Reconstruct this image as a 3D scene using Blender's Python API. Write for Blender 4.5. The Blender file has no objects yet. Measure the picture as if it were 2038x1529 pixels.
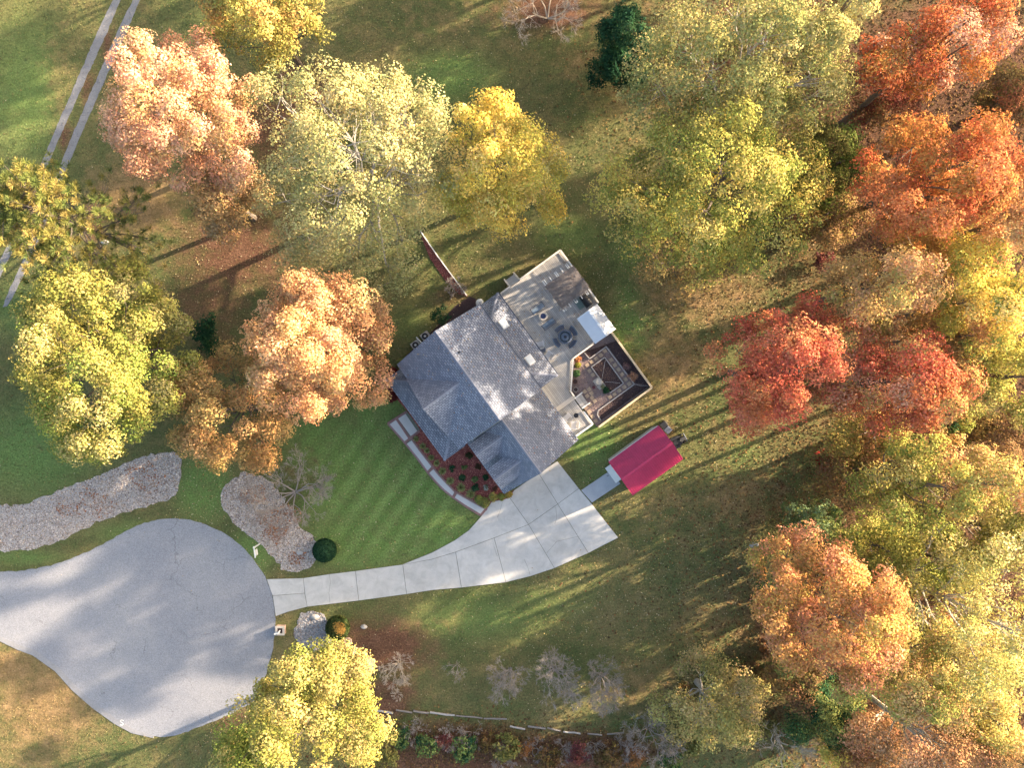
import bpy, math, random
import numpy as np
from mathutils import Vector

# ------------------------------------------------------------------ camera, sky, sun, exposure
sc = bpy.context.scene
COL = sc.collection
H = 75.7                  # flying height of the camera in metres
FPX = 1455.0              # focal length in photograph pixels
CX, CY = 1019.0, 764.5

cam = bpy.data.cameras.new("camera")
cam.sensor_fit = 'HORIZONTAL'
cam.angle = 2 * math.atan(CX / FPX)
cam.clip_end = 2000
camo = bpy.data.objects.new("camera", cam)
camo.location = (0, 0, H)
COL.objects.link(camo)
sc.camera = camo

SUN_AZ = math.radians(23.5)      # direction towards the sun, measured from +X
SUN_EL = math.radians(14.0)
world = bpy.data.worlds.new("World")
sc.world = world
world.use_nodes = True
wn = world.node_tree.nodes
sky = wn.new('ShaderNodeTexSky')
sky.sky_type = 'NISHITA'
sky.sun_disc = False
sky.sun_elevation = SUN_EL
sky.sun_rotation = math.pi / 2 - SUN_AZ
sky.air_density = 1.0
sky.dust_density = 4.5
sky.ozone_density = .6
wn['Background'].inputs['Strength'].default_value = 0.13
world.node_tree.links.new(sky.outputs[0], wn['Background'].inputs['Color'])

sl = bpy.data.lights.new("sun", 'SUN')
sl.energy = 5.0
sl.angle = math.radians(0.55)
sl.color = (1.0, 0.80, 0.58)
so = bpy.data.objects.new("sun", sl)
d = Vector((math.cos(SUN_EL) * math.cos(SUN_AZ), math.cos(SUN_EL) * math.sin(SUN_AZ), math.sin(SUN_EL)))
so.rotation_euler = d.to_track_quat('Z', 'Y').to_euler()
so.location = (60, 30, 60)
COL.objects.link(so)

sc.view_settings.view_transform = 'Standard'
sc.view_settings.look = 'None'
sc.view_settings.gamma = 1.0
sc.view_settings.exposure = 2.3
sc.view_settings.use_curve_mapping = False
sc.cycles.max_bounces = 3
sc.cycles.diffuse_bounces = 1
sc.cycles.transmission_bounces = 1
sc.cycles.glossy_bounces = 2

# ------------------------------------------------------------------ coordinates
def P(x, y, h=0.0):
    """photograph pixel + height above ground -> world point"""
    s = (H - h) / FPX
    return Vector(((x - CX) * s, -(y - CY) * s, h))

TH = math.radians(-54.0)         # house axis
UX, UY = math.cos(TH), math.sin(TH)
def W(u, v, z=0.0):
    """house coordinates -> world"""
    return Vector((u * UX - v * UY, u * UY + v * UX, z))

# ------------------------------------------------------------------ object helpers
ORIG = {}
def tag(o, label=None, cat=None, group=None, kind=None):
    if label: o['label'] = label
    if cat: o['category'] = cat
    if group: o['group'] = group
    if kind: o['kind'] = kind
    return o

def thing(name, loc, label, cat, group=None, rz=0.0):
    o = bpy.data.objects.new(name, None)
    o.empty_display_size = 0.3
    COL.objects.link(o)
    o.location = loc
    o.rotation_euler = (0, 0, rz)
    ORIG[o.name] = Vector(loc)
    return tag(o, label, cat, group)

def link(name, me, mat, parent=None, smooth=False):
    if mat is not None: me.materials.append(mat)
    if smooth: me.polygons.foreach_set('use_smooth', np.ones(len(me.polygons), dtype=bool))
    o = bpy.data.objects.new(name, me)
    COL.objects.link(o)
    if parent is not None: o.parent = parent
    return o

def root_of(o):
    while o.parent is not None: o = o.parent
    return o

def arr_mesh(name, verts, faces, cols=None):
    """fast mesh from numpy arrays; faces (M,k); cols per face"""
    verts = np.ascontiguousarray(verts, dtype=np.float32); faces = np.ascontiguousarray(faces, dtype=np.int32)
    me = bpy.data.meshes.new(name)
    n, k = faces.shape
    me.vertices.add(len(verts)); me.vertices.foreach_set('co', verts.ravel())
    me.loops.add(n * k); me.loops.foreach_set('vertex_index', faces.ravel())
    me.polygons.add(n)
    me.polygons.foreach_set('loop_start', np.arange(0, n * k, k, dtype=np.int32))
    if cols is not None:
        a = me.attributes.new('col', 'FLOAT_COLOR', 'FACE')
        c = np.ones((n, 4), dtype=np.float32); c[:, :3] = cols
        a.data.foreach_set('color', c.ravel())
    me.update(calc_edges=True)
    return me

class MB:
    """collects shapes for ONE mesh object, in world coordinates"""
    def __init__(s): s.v = []; s.f = []
    def add(s, vs, fs):
        b = len(s.v)
        s.v += [tuple(p) for p in vs]
        s.f += [tuple(i + b for i in f) for f in fs]
        return s
    def box(s, c, size, rz=0.0, axes=None):
        if axes is None:
            a = Vector((math.cos(rz), math.sin(rz), 0)); b = Vector((-math.sin(rz), math.cos(rz), 0)); e = Vector((0, 0, 1))
        else: a, b, e = axes
        c = Vector(c); x, y, z = [q / 2 for q in size]
        vs = [c + a * (i * x) + b * (j * y) + e * (k * z) for k in (-1, 1) for j in (-1, 1) for i in (-1, 1)]
        return s.add(vs, [(0, 2, 3, 1), (4, 5, 7, 6), (0, 1, 5, 4), (1, 3, 7, 5), (3, 2, 6, 7), (2, 0, 4, 6)])
    def bar(s, p, q, w, h):
        p = Vector(p); q = Vector(q); a = (q - p); L = a.length; a.normalize()
        up = Vector((0, 0, 1)) if abs(a.z) < .95 else Vector((1, 0, 0))
        b = up.cross(a).normalized(); e = a.cross(b)
        return s.box((p + q) / 2, (L, w, h), axes=(a, b, e))
    def prism(s, poly, z0, z1):
        n = len(poly); pts = [(p[0], p[1]) for p in poly]
        ar = sum(pts[i][0] * pts[(i + 1) % n][1] - pts[(i + 1) % n][0] * pts[i][1] for i in range(n))
        if ar < 0: pts = pts[::-1]
        vs = [(x, y, z0) for x, y in pts] + [(x, y, z1) for x, y in pts]
        return s.add(vs, [tuple(range(n - 1, -1, -1)), tuple(range(n, 2 * n))] + [(i, (i + 1) % n, n + (i + 1) % n, n + i) for i in range(n)])
    def tube(s, pts, rad, n=6, cap=True):
        pts = [Vector(p) for p in pts]
        m = len(pts); vs = []
        prev = None
        for i, p in enumerate(pts):
            t = (pts[min(i + 1, m - 1)] - pts[max(i - 1, 0)])
            if t.length < 1e-6: t = Vector((0, 0, 1))
            t.normalize()
            if prev is None: a = (Vector((1, 0, 0)) if abs(t.x) < .9 else Vector((0, 1, 0))).cross(t).normalized()
            else: a = (prev - t * prev.dot(t)).normalized()
            prev = a; b = t.cross(a)
            r = rad[i] if hasattr(rad, '__len__') else rad
            for k in range(n):
                an = 2 * math.pi * k / n
                vs.append(p + a * (math.cos(an) * r) + b * (math.sin(an) * r))
        fs = [(i * n + k, i * n + (k + 1) % n, (i + 1) * n + (k + 1) % n, (i + 1) * n + k) for i in range(m - 1) for k in range(n)]
        if cap: fs += [tuple(range(n - 1, -1, -1)), tuple((m - 1) * n + k for k in range(n))]
        return s.add(vs, fs)
    def lathe(s, c, prof, n=16):
        """prof: list of (radius, z)"""
        c = Vector(c); vs = []
        for r, z in prof:
            for k in range(n):
                an = 2 * math.pi * k / n
                vs.append(c + Vector((math.cos(an) * r, math.sin(an) * r, z)))
        m = len(prof)
        fs = [(i * n + k, i * n + (k + 1) % n, (i + 1) * n + (k + 1) % n, (i + 1) * n + k) for i in range(m - 1) for k in range(n)]
        fs += [tuple(range(n - 1, -1, -1)), tuple((m - 1) * n + k for k in range(n))]
        return s.add(vs, fs)
    def build(s, name, mat, parent=None, smooth=False):
        L = ORIG.get(root_of(parent).name, Vector((0, 0, 0))) if parent is not None else Vector((0, 0, 0))
        me = bpy.data.meshes.new(name)
        me.from_pydata([(p[0] - L[0], p[1] - L[1], p[2] - L[2]) for p in s.v], [], s.f)
        me.update()
        return link(name, me, mat, parent, smooth)

def copy_tree(o, parent=None):
    c = o.copy(); COL.objects.link(c)
    if parent is not None: c.parent = parent
    for ch in list(o.children): copy_tree(ch, c)
    return c

def inside(pts, poly):
    x, y = pts[:, 0], pts[:, 1]
    r = np.zeros(len(pts), bool); n = len(poly); j = n - 1
    for i in range(n):
        xi, yi = poly[i][0], poly[i][1]; xj, yj = poly[j][0], poly[j][1]
        c = ((yi > y) != (yj > y)) & (x < (xj - xi) * (y - yi) / (yj - yi + 1e-12) + xi)
        r ^= c; j = i
    return r

def smooth_poly(pts, it=2):
    for _ in range(it):
        q = []
        for i in range(len(pts)):
            a = pts[i]; b = pts[(i + 1) % len(pts)]
            q.append(a * .75 + b * .25); q.append(a * .25 + b * .75)
        pts = q
    return pts

# ------------------------------------------------------------------ materials
def new_mat(name):
    m = bpy.data.materials.new(name); m.use_nodes = True
    nt = m.node_tree; b = nt.nodes['Principled BSDF']
    b.inputs['Specular IOR Level'].default_value = 0.25
    return m, nt, b

def node(nt, t, **kw):
    n = nt.nodes.new(t)
    for k, v in kw.items(): setattr(n, k, v)
    return n

def noise(nt, vec, scale, detail=4, rough=.6, dist=0.0):
    n = node(nt, 'ShaderNodeTexNoise')
    n.inputs['Scale'].default_value = scale; n.inputs['Detail'].default_value = detail
    n.inputs['Roughness'].default_value = rough; n.inputs['Distortion'].default_value = dist
    nt.links.new(vec, n.inputs['Vector'])
    return n.outputs['Fac']

def ramp(nt, fac, stops):
    r = node(nt, 'ShaderNodeValToRGB')
    el = r.color_ramp.elements
    while len(el) < len(stops): el.new(.5)
    for e, (p, c) in zip(el, stops):
        e.position = p; e.color = (c[0], c[1], c[2], 1) if hasattr(c, '__len__') else (c, c, c, 1)
    nt.links.new(fac, r.inputs['Fac'])
    return r.outputs['Color']

def mix(nt, fac, a, b, mode='MIX'):
    m = node(nt, 'ShaderNodeMix', data_type='RGBA', blend_type=mode)
    for s, v in ((0, fac), (6, a), (7, b)):
        if hasattr(v, 'links'): nt.links.new(v, m.inputs[s])
        elif s == 0: m.inputs[0].default_value = v
        else: m.inputs[s].default_value = (v[0], v[1], v[2], 1)
    return m.outputs[2]

def mathn(nt, op, a, b=0.5, clamp=False):
    m = node(nt, 'ShaderNodeMath', operation=op); m.use_clamp = clamp
    for i, v in ((0, a), (1, b)):
        if hasattr(v, 'links'): nt.links.new(v, m.inputs[i])
        else: m.inputs[i].default_value = v
    return m.outputs[0]

def bump(nt, b, hgt, strength=.5, dist=.05):
    n = node(nt, 'ShaderNodeBump'); n.inputs['Strength'].default_value = strength; n.inputs['Distance'].default_value = dist
    nt.links.new(hgt, n.inputs['Height']); nt.links.new(n.outputs[0], b.inputs['Normal'])

def pos(nt): return node(nt, 'ShaderNodeNewGeometry').outputs['Position']

def speckle(name, stops, s1=.4, s2=9.0, w=.5, rough=.9, bmp=.4, bd=.03, spec=.25):
    """two-scale noise through a colour ramp"""
    m, nt, b = new_mat(name); p = pos(nt)
    a = noise(nt, p, s1, 4); c = noise(nt, p, s2, 3, .7)
    f = mix(nt, w, a, c)
    nt.links.new(ramp(nt, f, stops), b.inputs['Base Color'])
    b.inputs['Roughness'].default_value = rough; b.inputs['Specular IOR Level'].default_value = spec
    if bmp: bump(nt, b, c, bmp, bd)
    return m

def plain(name, c, rough=.6, var=.12, metal=0.0, scale=6.0, spec=.3):
    lo = [max(0, q * (1 - var)) for q in c]; hi = [q * (1 + var) for q in c]
    m = speckle(name, [(.3, lo), (.7, hi)], scale * .15, scale, .6, rough, .12, .01, spec)
    m.node_tree.nodes['Principled BSDF'].inputs['Metallic'].default_value = metal
    return m

def attr_mat(name, transl=.3, rough=.8):
    """colour comes from the face attribute 'col' (one colour per leaf, stone or chip)"""
    m = bpy.data.materials.new(name); m.use_nodes = True; nt = m.node_tree
    b = nt.nodes['Principled BSDF']; out = nt.nodes['Material Output']
    a = node(nt, 'ShaderNodeAttribute', attribute_name='col')
    if transl > 0:
        dif = node(nt, 'ShaderNodeBsdfDiffuse'); tr = node(nt, 'ShaderNodeBsdfTranslucent'); mx = node(nt, 'ShaderNodeMixShader')
        nt.links.new(a.outputs['Color'], dif.inputs[0]); nt.links.new(a.outputs['Color'], tr.inputs[0])
        mx.inputs[0].default_value = transl
        nt.links.new(dif.outputs[0], mx.inputs[1]); nt.links.new(tr.outputs[0], mx.inputs[2]); nt.links.new(mx.outputs[0], out.inputs[0])
    else:
        nt.links.new(a.outputs['Color'], b.inputs['Base Color']); b.inputs['Roughness'].default_value = rough
        b.inputs['Specular IOR Level'].default_value = .2
    return m

def shingle_mat(name, c1, c2, mortar):
    m, nt, b = new_mat(name)
    uv = node(nt, 'ShaderNodeUVMap'); uv.uv_map = 'UVMap'
    br = node(nt, 'ShaderNodeTexBrick')
    br.inputs['Scale'].default_value = 1.0
    br.inputs['Brick Width'].default_value = .38; br.inputs['Row Height'].default_value = .245
    br.inputs['Mortar Size'].default_value = .026; br.inputs['Mortar Smooth'].default_value = .3; br.inputs['Bias'].default_value = 0
    br.inputs['Color1'].default_value = (*c1, 1); br.inputs['Color2'].default_value = (*c2, 1); br.inputs['Mortar'].default_value = (*mortar, 1)
    nt.links.new(uv.outputs[0], br.inputs['Vector'])
    p = pos(nt)
    n1 = noise(nt, p, 12, 3, .7); n2 = noise(nt, p, .35, 3)
    c = mix(nt, .55, br.outputs['Color'], ramp(nt, n1, [(.3, .4), (.7, 1.25)]), 'MULTIPLY')
    c = mix(nt, .35, c, ramp(nt, n2, [(.3, .7), (.75, 1.15)]), 'MULTIPLY')
    nt.links.new(c, b.inputs['Base Color']); b.inputs['Roughness'].default_value = .92
    hgt = mix(nt, .3, ramp(nt, br.outputs['Fac'], [(0, 1.0), (1, 0.0)]), n1)
    bump(nt, b, hgt, .6, .03)
    return m

M = {}
M['shingle'] = shingle_mat('blue_grey_shingles', (.185, .205, .26), (.30, .325, .385), (.065, .075, .105))
M['ridge'] = plain('ridge_cap_shingles', (.205, .22, .27), .9, .25, scale=9)
M['fascia'] = plain('dark_fascia', (.09, .10, .13), .6)
M['siding'] = plain('pale_siding', (.55, .54, .50), .6, .08)
M['white'] = plain('white_paint', (.74, .73, .70), .5, .07)
M['glass'] = plain('window_glass', (.05, .06, .075), .08, .1, spec=.5)
M['skylight'] = plain('skylight_dome', (.66, .70, .74), .25, .05, spec=.5)
M['dark'] = plain('dark_metal', (.035, .037, .042), .5, .25)
M['black'] = plain('black_plastic', (.02, .021, .025), .45, .3)
M['rubber'] = plain('rubber', (.018, .018, .018), .8)
M['steel'] = plain('galvanised_steel', (.42, .43, .45), .4, .1, .6)
M['concrete'] = speckle('pale_concrete', [(.25, (.38, .37, .355)), (.5, (.47, .46, .44)), (.75, (.55, .535, .51))], .55, 14, .45, .85, .12, .01)
def by_object(m, lo, hi):
    nt = m.node_tree; b = nt.nodes['Principled BSDF']; l = b.inputs['Base Color'].links[0]; src = l.from_socket
    oi = node(nt, 'ShaderNodeObjectInfo'); c = mix(nt, 1.0, src, ramp(nt, oi.outputs['Random'], [(0, lo), (1, hi)]), 'MULTIPLY')
    st = noise(nt, pos(nt), .9, 5, .7, .8); c = mix(nt, .5, c, ramp(nt, st, [(.35, .72), (.6, 1.08)]), 'MULTIPLY')
    nt.links.new(c, b.inputs['Base Color'])
by_object(M['concrete'], .93, 1.06)
M['conc_path'] = speckle('grey_path_concrete', [(.25, (.27, .285, .31)), (.5, (.36, .375, .40)), (.75, (.45, .46, .48))], .9, 11, .5, .85, .2, .01)
M['joint'] = plain('joint_dirt', (.14, .15, .12), .95)
M['brick'] = speckle('walk_brick', [(.25, (.17, .09, .09)), (.5, (.25, .14, .13)), (.75, (.33, .21, .20))], 1.5, 16, .6, .9, .3, .01)
M['tanbrick'] = speckle('tan_brick', [(.3, (.36, .24, .18)), (.7, (.52, .38, .30))], 2, 18, .6, .9, .3, .01)
M['deck'] = speckle('grey_deck_board', [(.25, (.36, .35, .335)), (.5, (.45, .435, .415)), (.75, (.54, .52, .49))], .8, 10, .5, .75, .15, .01)
by_object(M['deck'], .86, 1.1)
M['rail'] = plain('cream_rail', (.62, .57, .50), .6, .1)
M['sunlit_timber'] = plain('sunlit_timber_cap', (.58, .46, .30), .7, .15)  # timber in a warm yellow that paints sunlight onto the garden fence
M['redmetal'] = plain('red_metal_roof', (.43, .030, .09), .42, .2, .0, scale=2, spec=.45)
M['whitemetal'] = plain('white_metal_roof', (.66, .69, .73), .35, .05, .0, scale=2, spec=.4)
M['shedwall'] = plain('grey_shed_siding', (.40, .41, .41), .7)
M['cushion'] = plain('blue_grey_cushion', (.15, .21, .28), .85, .15)
M['slate'] = plain('dark_slate_furniture', (.085, .10, .14), .6, .3, scale=20)
M['firepit'] = plain('tan_stone', (.46, .42, .37), .85, .2)
M['glassbed'] = plain('blue_fire_glass', (.03, .04, .10), .3, .4)
M['resin'] = plain('white_resin', (.62, .61, .62), .5, .05)
M['canopy'] = speckle('weathered_thatch', [(.25, (.10, .085, .085)), (.5, (.20, .165, .155)), (.75, (.31, .255, .225))], 1.1, 13, .6, .95, .8, .04)
M['rug'] = plain('sage_rug', (.20, .27, .25), .95)
M['terracotta'] = plain('terracotta', (.36, .16, .09), .85)
M['barrel'] = plain('barrel_wood', (.13, .07, .045), .85, .3)
M['timber'] = plain('weathered_timber', (.38, .36, .345), .85, .18)
M['paver'] = speckle('tan_paver', [(.3, (.30, .22, .15)), (.7, (.46, .36, .26))], 1.7, 15, .5, .9, .2, .01)
M['asphalt'] = None
M['gravelbase'] = speckle('gravel_base', [(.25, (0.2346, 0.2138, 0.2000)), (.5, (0.4002, 0.3726, 0.3588)), (.75, (0.5520, 0.5174, 0.4898))], 1.0, 16, .7, .95, .8, .05)
M['track'] = speckle('pale_gravel_track', [(.25, (0.1275, 0.1275, 0.1318)), (.5, (0.1997, 0.1997, 0.2082)), (.75, (0.2720, 0.2677, 0.2720))], 1.2, 9, .6, .95, .6, .03)
M['mulch'] = speckle('red_mulch', [(.25, (0.0935, 0.0272, 0.0272)), (.5, (0.2210, 0.0646, 0.0578)), (.75, (0.4250, 0.1445, 0.1105))], .9, 13, .7, .95, .9, .05)
M['darkmulch'] = speckle('dark_mulch', [(.25, (.03, .019, .021)), (.5, (.062, .04, .042)), (.75, (.11, .075, .07))], 1.1, 14, .7, .95, .9, .05)
M['gardengravel'] = speckle('pink_gravel', [(.25, (.13, .09, .085)), (.5, (.24, .175, .165)), (.75, (.36, .28, .26))], .9, 17, .7, .95, .8, .03)
M['paint'] = plain('white_road_paint', (.70, .70, .68), .8, .12)
M['bark'] = speckle('brown_bark', [(.3, (.07, .055, .045)), (.7, (.17, .14, .115))], 1.5, 9, .6, .95, .8, .05)
M['palebark'] = speckle('pale_bark', [(.3, (.26, .235, .20)), (.7, (.50, .46, .40))], 1.2, 6, .5, .9, .5, .04)
M['twig'] = plain('grey_twigs', (.29, .25, .225), .95, .2)
M['paletwig'] = plain('pale_twigs', (.46, .39, .32), .95, .2)
M['greylog'] = plain('grey_log', (.22, .20, .185), .95, .3)
M['leaf'] = attr_mat('leaves', .2)
M['chip'] = attr_mat('chips', 0.0)

def asphalt_mat():
    m, nt, b = new_mat('worn_asphalt'); p = pos(nt)
    a = noise(nt, p, .13, 5, .6); c = noise(nt, p, 11, 3, .75); e = noise(nt, p, .5, 4, .7, .6)
    col = ramp(nt, mix(nt, .3, a, e), [(.3, (.205, .215, .245)), (.5, (.252, .258, .28)), (.7, (.295, .295, .305))])
    col = mix(nt, .7, col, ramp(nt, c, [(.3, .5), (.7, 1.4)]), 'MULTIPLY')
    v = node(nt, 'ShaderNodeTexVoronoi', feature='DISTANCE_TO_EDGE'); v.inputs['Scale'].default_value = .22
    vn = node(nt, 'ShaderNodeVectorMath', operation='ADD')
    nz = node(nt, 'ShaderNodeTexNoise'); nz.inputs['Scale'].default_value = .7; nz.inputs['Detail'].default_value = 5
    nt.links.new(p, nz.inputs['Vector'])
    sc2 = node(nt, 'ShaderNodeVectorMath', operation='SCALE'); sc2.inputs['Scale'].default_value = 2.2
    nt.links.new(nz.outputs['Color'], sc2.inputs[0]); nt.links.new(p, vn.inputs[0]); nt.links.new(sc2.outputs[0], vn.inputs[1])
    nt.links.new(vn.outputs[0], v.inputs['Vector'])
    crack = ramp(nt, v.outputs['Distance'], [(0.0, .62), (.012, 1.0)])
    gate = ramp(nt, noise(nt, p, .3, 2), [(.48, 0.0), (.6, 1.0)])
    col = mix(nt, gate, col, mix(nt, 1.0, col, crack, 'MULTIPLY'))
    nt.links.new(col, b.inputs['Base Color']); b.inputs['Roughness'].default_value = .9
    bump(nt, b, c, .35, .02)
    return m
M['asphalt'] = asphalt_mat()

def ground_mat():
    m, nt, b = new_mat('autumn_lawn'); p = pos(nt)
    at = node(nt, 'ShaderNodeAttribute', attribute_name='mask')
    sep = node(nt, 'ShaderNodeSeparateColor'); nt.links.new(at.outputs['Color'], sep.inputs[0])
    lush, dry, soil = sep.outputs[0], sep.outputs[1], sep.outputs[2]
    n_big = noise(nt, p, .11, 5, .6); n_mid = noise(nt, p, .7, 5, .65); n_fine = noise(nt, p, 5.5, 4, .75); n_hi = noise(nt, p, 16, 2, .7)
    base = ramp(nt, mix(nt, .45, n_big, n_mid), [(.32, (0.0710, 0.0983, 0.0339)), (.45, (0.1101, 0.1219, 0.0475)), (.56, (0.1634, 0.1416, 0.0611)), (.68, (0.2220, 0.1729, 0.0848))])
    # mowing stripes follow the front lawn
    w = node(nt, 'ShaderNodeTexWave', wave_type='BANDS', bands_direction='X')
    mp = node(nt, 'ShaderNodeMapping'); mp.inputs['Rotation'].default_value = (0, 0, math.radians(38)); nt.links.new(p, mp.inputs[0])
    nt.links.new(mp.outputs[0], w.inputs['Vector'])
    w.inputs['Scale'].default_value = .16; w.inputs['Distortion'].default_value = 6.5; w.inputs['Detail'].default_value = 3.5; w.inputs['Detail Scale'].default_value = .25
    wf = mix(nt, at.outputs['Alpha'], (.5, .5, .5), w.outputs['Fac'])
    green = mix(nt, wf, (0.112, 0.182, 0.050), (0.168, 0.250, 0.076))
    green = mix(nt, ramp(nt, n_mid, [(.45, 0.0), (.75, .75)]), green, (0.1320, 0.1260, 0.0555))
    tan = ramp(nt, n_mid, [(.3, (0.1656, 0.1132, 0.0497)), (.7, (0.3174, 0.2098, 0.1035))])
    soilc = ramp(nt, mix(nt, .5, n_mid, n_fine), [(.3, (0.0650, 0.0364, 0.0243)), (.5, (0.1300, 0.0694, 0.0433)), (.7, (0.1994, 0.1127, 0.0737))])
    def soft(mk): return ramp(nt, mathn(nt, 'ADD', mk, mathn(nt, 'MULTIPLY', mathn(nt, 'SUBTRACT', n_mid, .5), .9)), [(.22, 0.0), (.72, 1.0)])
    c = mix(nt, soft(lush), base, green)
    c = mix(nt, soft(dry), c, tan)  # dry tan, on the right lawn also painted sun gold
    c = mix(nt, soft(soil), c, soilc)
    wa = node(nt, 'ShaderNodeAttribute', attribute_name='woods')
    shaded_mould = ramp(nt, n_mid, [(.3, (.022, .015, .010)), (.7, (.065, .042, .026))])  # leaf mould tone, darkened to paint the shade under the trees
    c = mix(nt, soft(wa.outputs['Fac']), c, shaded_mould)
    c = mix(nt, .8, c, ramp(nt, n_fine, [(.3, .45), (.5, .95), (.72, 1.6)]), 'MULTIPLY')
    c = mix(nt, .6, c, ramp(nt, n_hi, [(.3, .5), (.7, 1.5)]), 'MULTIPLY')
    nt.links.new(c, b.inputs['Base Color']); b.inputs['Roughness'].default_value = 1.0; b.inputs['Specular IOR Level'].default_value = .05
    bump(nt, b, mix(nt, .5, n_fine, n_hi), .8, .10)
    return m
M['ground'] = ground_mat()

rng = np.random.default_rng(11)
random.seed(5)

# ------------------------------------------------------------------ ground
LUSH = [(690, 940, 130, 130, 1.0), (800, 1000, 140, 120, 1.0), (860, 1060, 110, 70, 1.0), (720, 1080, 130, 60, 1.0), (640, 870, 80, 60, .9), (740, 830, 60, 70, .8), (780, 800, 40, 40, .7),
        (405, 970, 60, 70, 1.0), (500, 1105, 60, 50, .8), (1250, 660, 60, 60, .8), (1180, 880, 70, 50, .9), (1190, 940, 60, 50, .5), (1300, 930, 90, 90, .45),
        (50, 180, 110, 200, .62), (60, 900, 170, 110, .75), (270, 1060, 120, 30, .6), (50, 1110, 90, 18, .7), (900, 150, 110, 60, .75), (950, 1230, 150, 60, .6), (1100, 1200, 160, 60, .4),
        (1130, 470, 90, 50, .55), (1260, 500, 60, 60, .6), (820, 640, 60, 50, .5), (1250, 590, 40, 40, .6), (1480, 900, 60, 60, .5), (30, 620, 70, 70, .6)]
DRY_SUNLIT = [(270, 400, 110, 80, .9), (90, 1400, 130, 130, .75), (20, 1330, 80, 50, .8), (400, 640, 70, 60, .5), (1400, 580, 140, 80, .75), (1340, 720, 90, 90, .65), (1480, 1000, 100, 60, .55), (1330, 1000, 90, 60, .4),
       (880, 40, 140, 70, .3), (1180, 120, 90, 50, .5), (900, 1240, 40, 30, .4), (1300, 1380, 150, 70, .5), (1400, 1250, 120, 60, .35), (120, 150, 40, 150, .42), (1450, 860, 60, 50, .4)]  # dry grass; right-lawn blobs strengthened to paint golden sunlight
SOIL = [(760, 1290, 110, 60, .95), (770, 1390, 70, 60, .8), (900, 1500, 200, 55, 1.2), (1150, 1500, 160, 40, 1.2), (1900, 300, 330, 330, 1.3), (1950, 800, 270, 260, 1.1), (1900, 1250, 340, 330, 1.3), (1500, 100, 220, 140, 1.0),
        (1560, 1250, 90, 110, .8), (600, 180, 80, 80, .8), (540, 250, 60, 100, .8), (470, 500, 150, 100, .8), (420, 590, 110, 80, .6), (590, 960, 60, 70, .45), (470, 1440, 60, 30, .8), (430, 700, 60, 60, .5),
        (1090, 20, 110, 50, .9), (190, 440, 25, 60, .8), (175, 175, 14, 40, .8), (215, 90, 14, 50, .8), (130, 270, 14, 40, .8), (900, 590, 40, 30, .5), (1330, 860, 25, 20, .6)]
def make_ground():
    def axis(lim, far):
        a = np.arange(-lim, lim + .01, .75)
        o = lim + np.array([8, 20, 45, 100, 220, far])
        return np.concatenate([-o[::-1], a, o])
    xs = axis(66, 500); ys = axis(51, 500)
    X, Y = np.meshgrid(xs, ys)
    v = np.stack([X.ravel(), Y.ravel(), np.zeros(X.size)], 1)
    px = v[:, 0] * FPX / H + CX; py = -v[:, 1] * FPX / H + CY
    msk = np.zeros((len(v), 4), np.float32); msk[:, 3] = 1
    for k, L in enumerate((LUSH, DRY_SUNLIT, SOIL)):
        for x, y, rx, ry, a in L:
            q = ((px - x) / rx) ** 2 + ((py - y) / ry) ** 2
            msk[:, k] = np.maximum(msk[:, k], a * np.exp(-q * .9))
    msk[:, 3] = np.exp(-(((px - 790) / 190) ** 2 + ((py - 980) / 160) ** 2) ** 2)
    wd = np.zeros((len(v), 4), np.float32); wd[:, 3] = 1  # woods mask: where canopy shade is painted into the floor
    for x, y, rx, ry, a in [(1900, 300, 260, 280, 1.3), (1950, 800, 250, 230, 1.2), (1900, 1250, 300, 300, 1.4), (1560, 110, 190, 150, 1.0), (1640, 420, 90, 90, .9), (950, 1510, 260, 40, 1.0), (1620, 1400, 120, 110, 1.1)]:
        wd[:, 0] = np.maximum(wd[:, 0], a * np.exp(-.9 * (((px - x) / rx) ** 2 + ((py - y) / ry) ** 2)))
    nx, ny = len(xs), len(ys)
    i, j = np.meshgrid(np.arange(nx - 1), np.arange(ny - 1)); b = (j * nx + i).ravel()
    me = arr_mesh('ground', v, np.stack([b, b + 1, b + nx + 1, b + nx], 1))
    at = me.attributes.new('mask', 'FLOAT_COLOR', 'POINT'); at.data.foreach_set('color', np.clip(msk, 0, 1).ravel())
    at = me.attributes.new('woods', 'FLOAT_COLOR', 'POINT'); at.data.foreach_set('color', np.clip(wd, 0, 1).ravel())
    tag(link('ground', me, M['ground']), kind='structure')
make_ground()

def ragged(pts, amp, step=.35):
    out = []; R = random.Random(len(pts))
    for i in range(len(pts)):
        a, b = pts[i], pts[(i + 1) % len(pts)]; L = (b - a).length; n = max(1, int(L / step))
        if L > 40: n = 1
        nn = Vector((-(b - a).y, (b - a).x, 0)) / max(L, 1e-6)
        for k in range(n): out.append(a.lerp(b, k / n) + nn * R.gauss(0, amp))
    return out

def sheet(name, pxs, z, mat, sm=1, rag=.0):
    pts = [P(x, y) for x, y in pxs]
    if sm: pts = smooth_poly(pts, sm)
    if rag: pts = ragged(pts, rag)
    b = MB(); b.prism(pts, -.05, z)
    o = b.build(name, mat)
    tag(o, kind='structure')
    return o, pts

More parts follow.
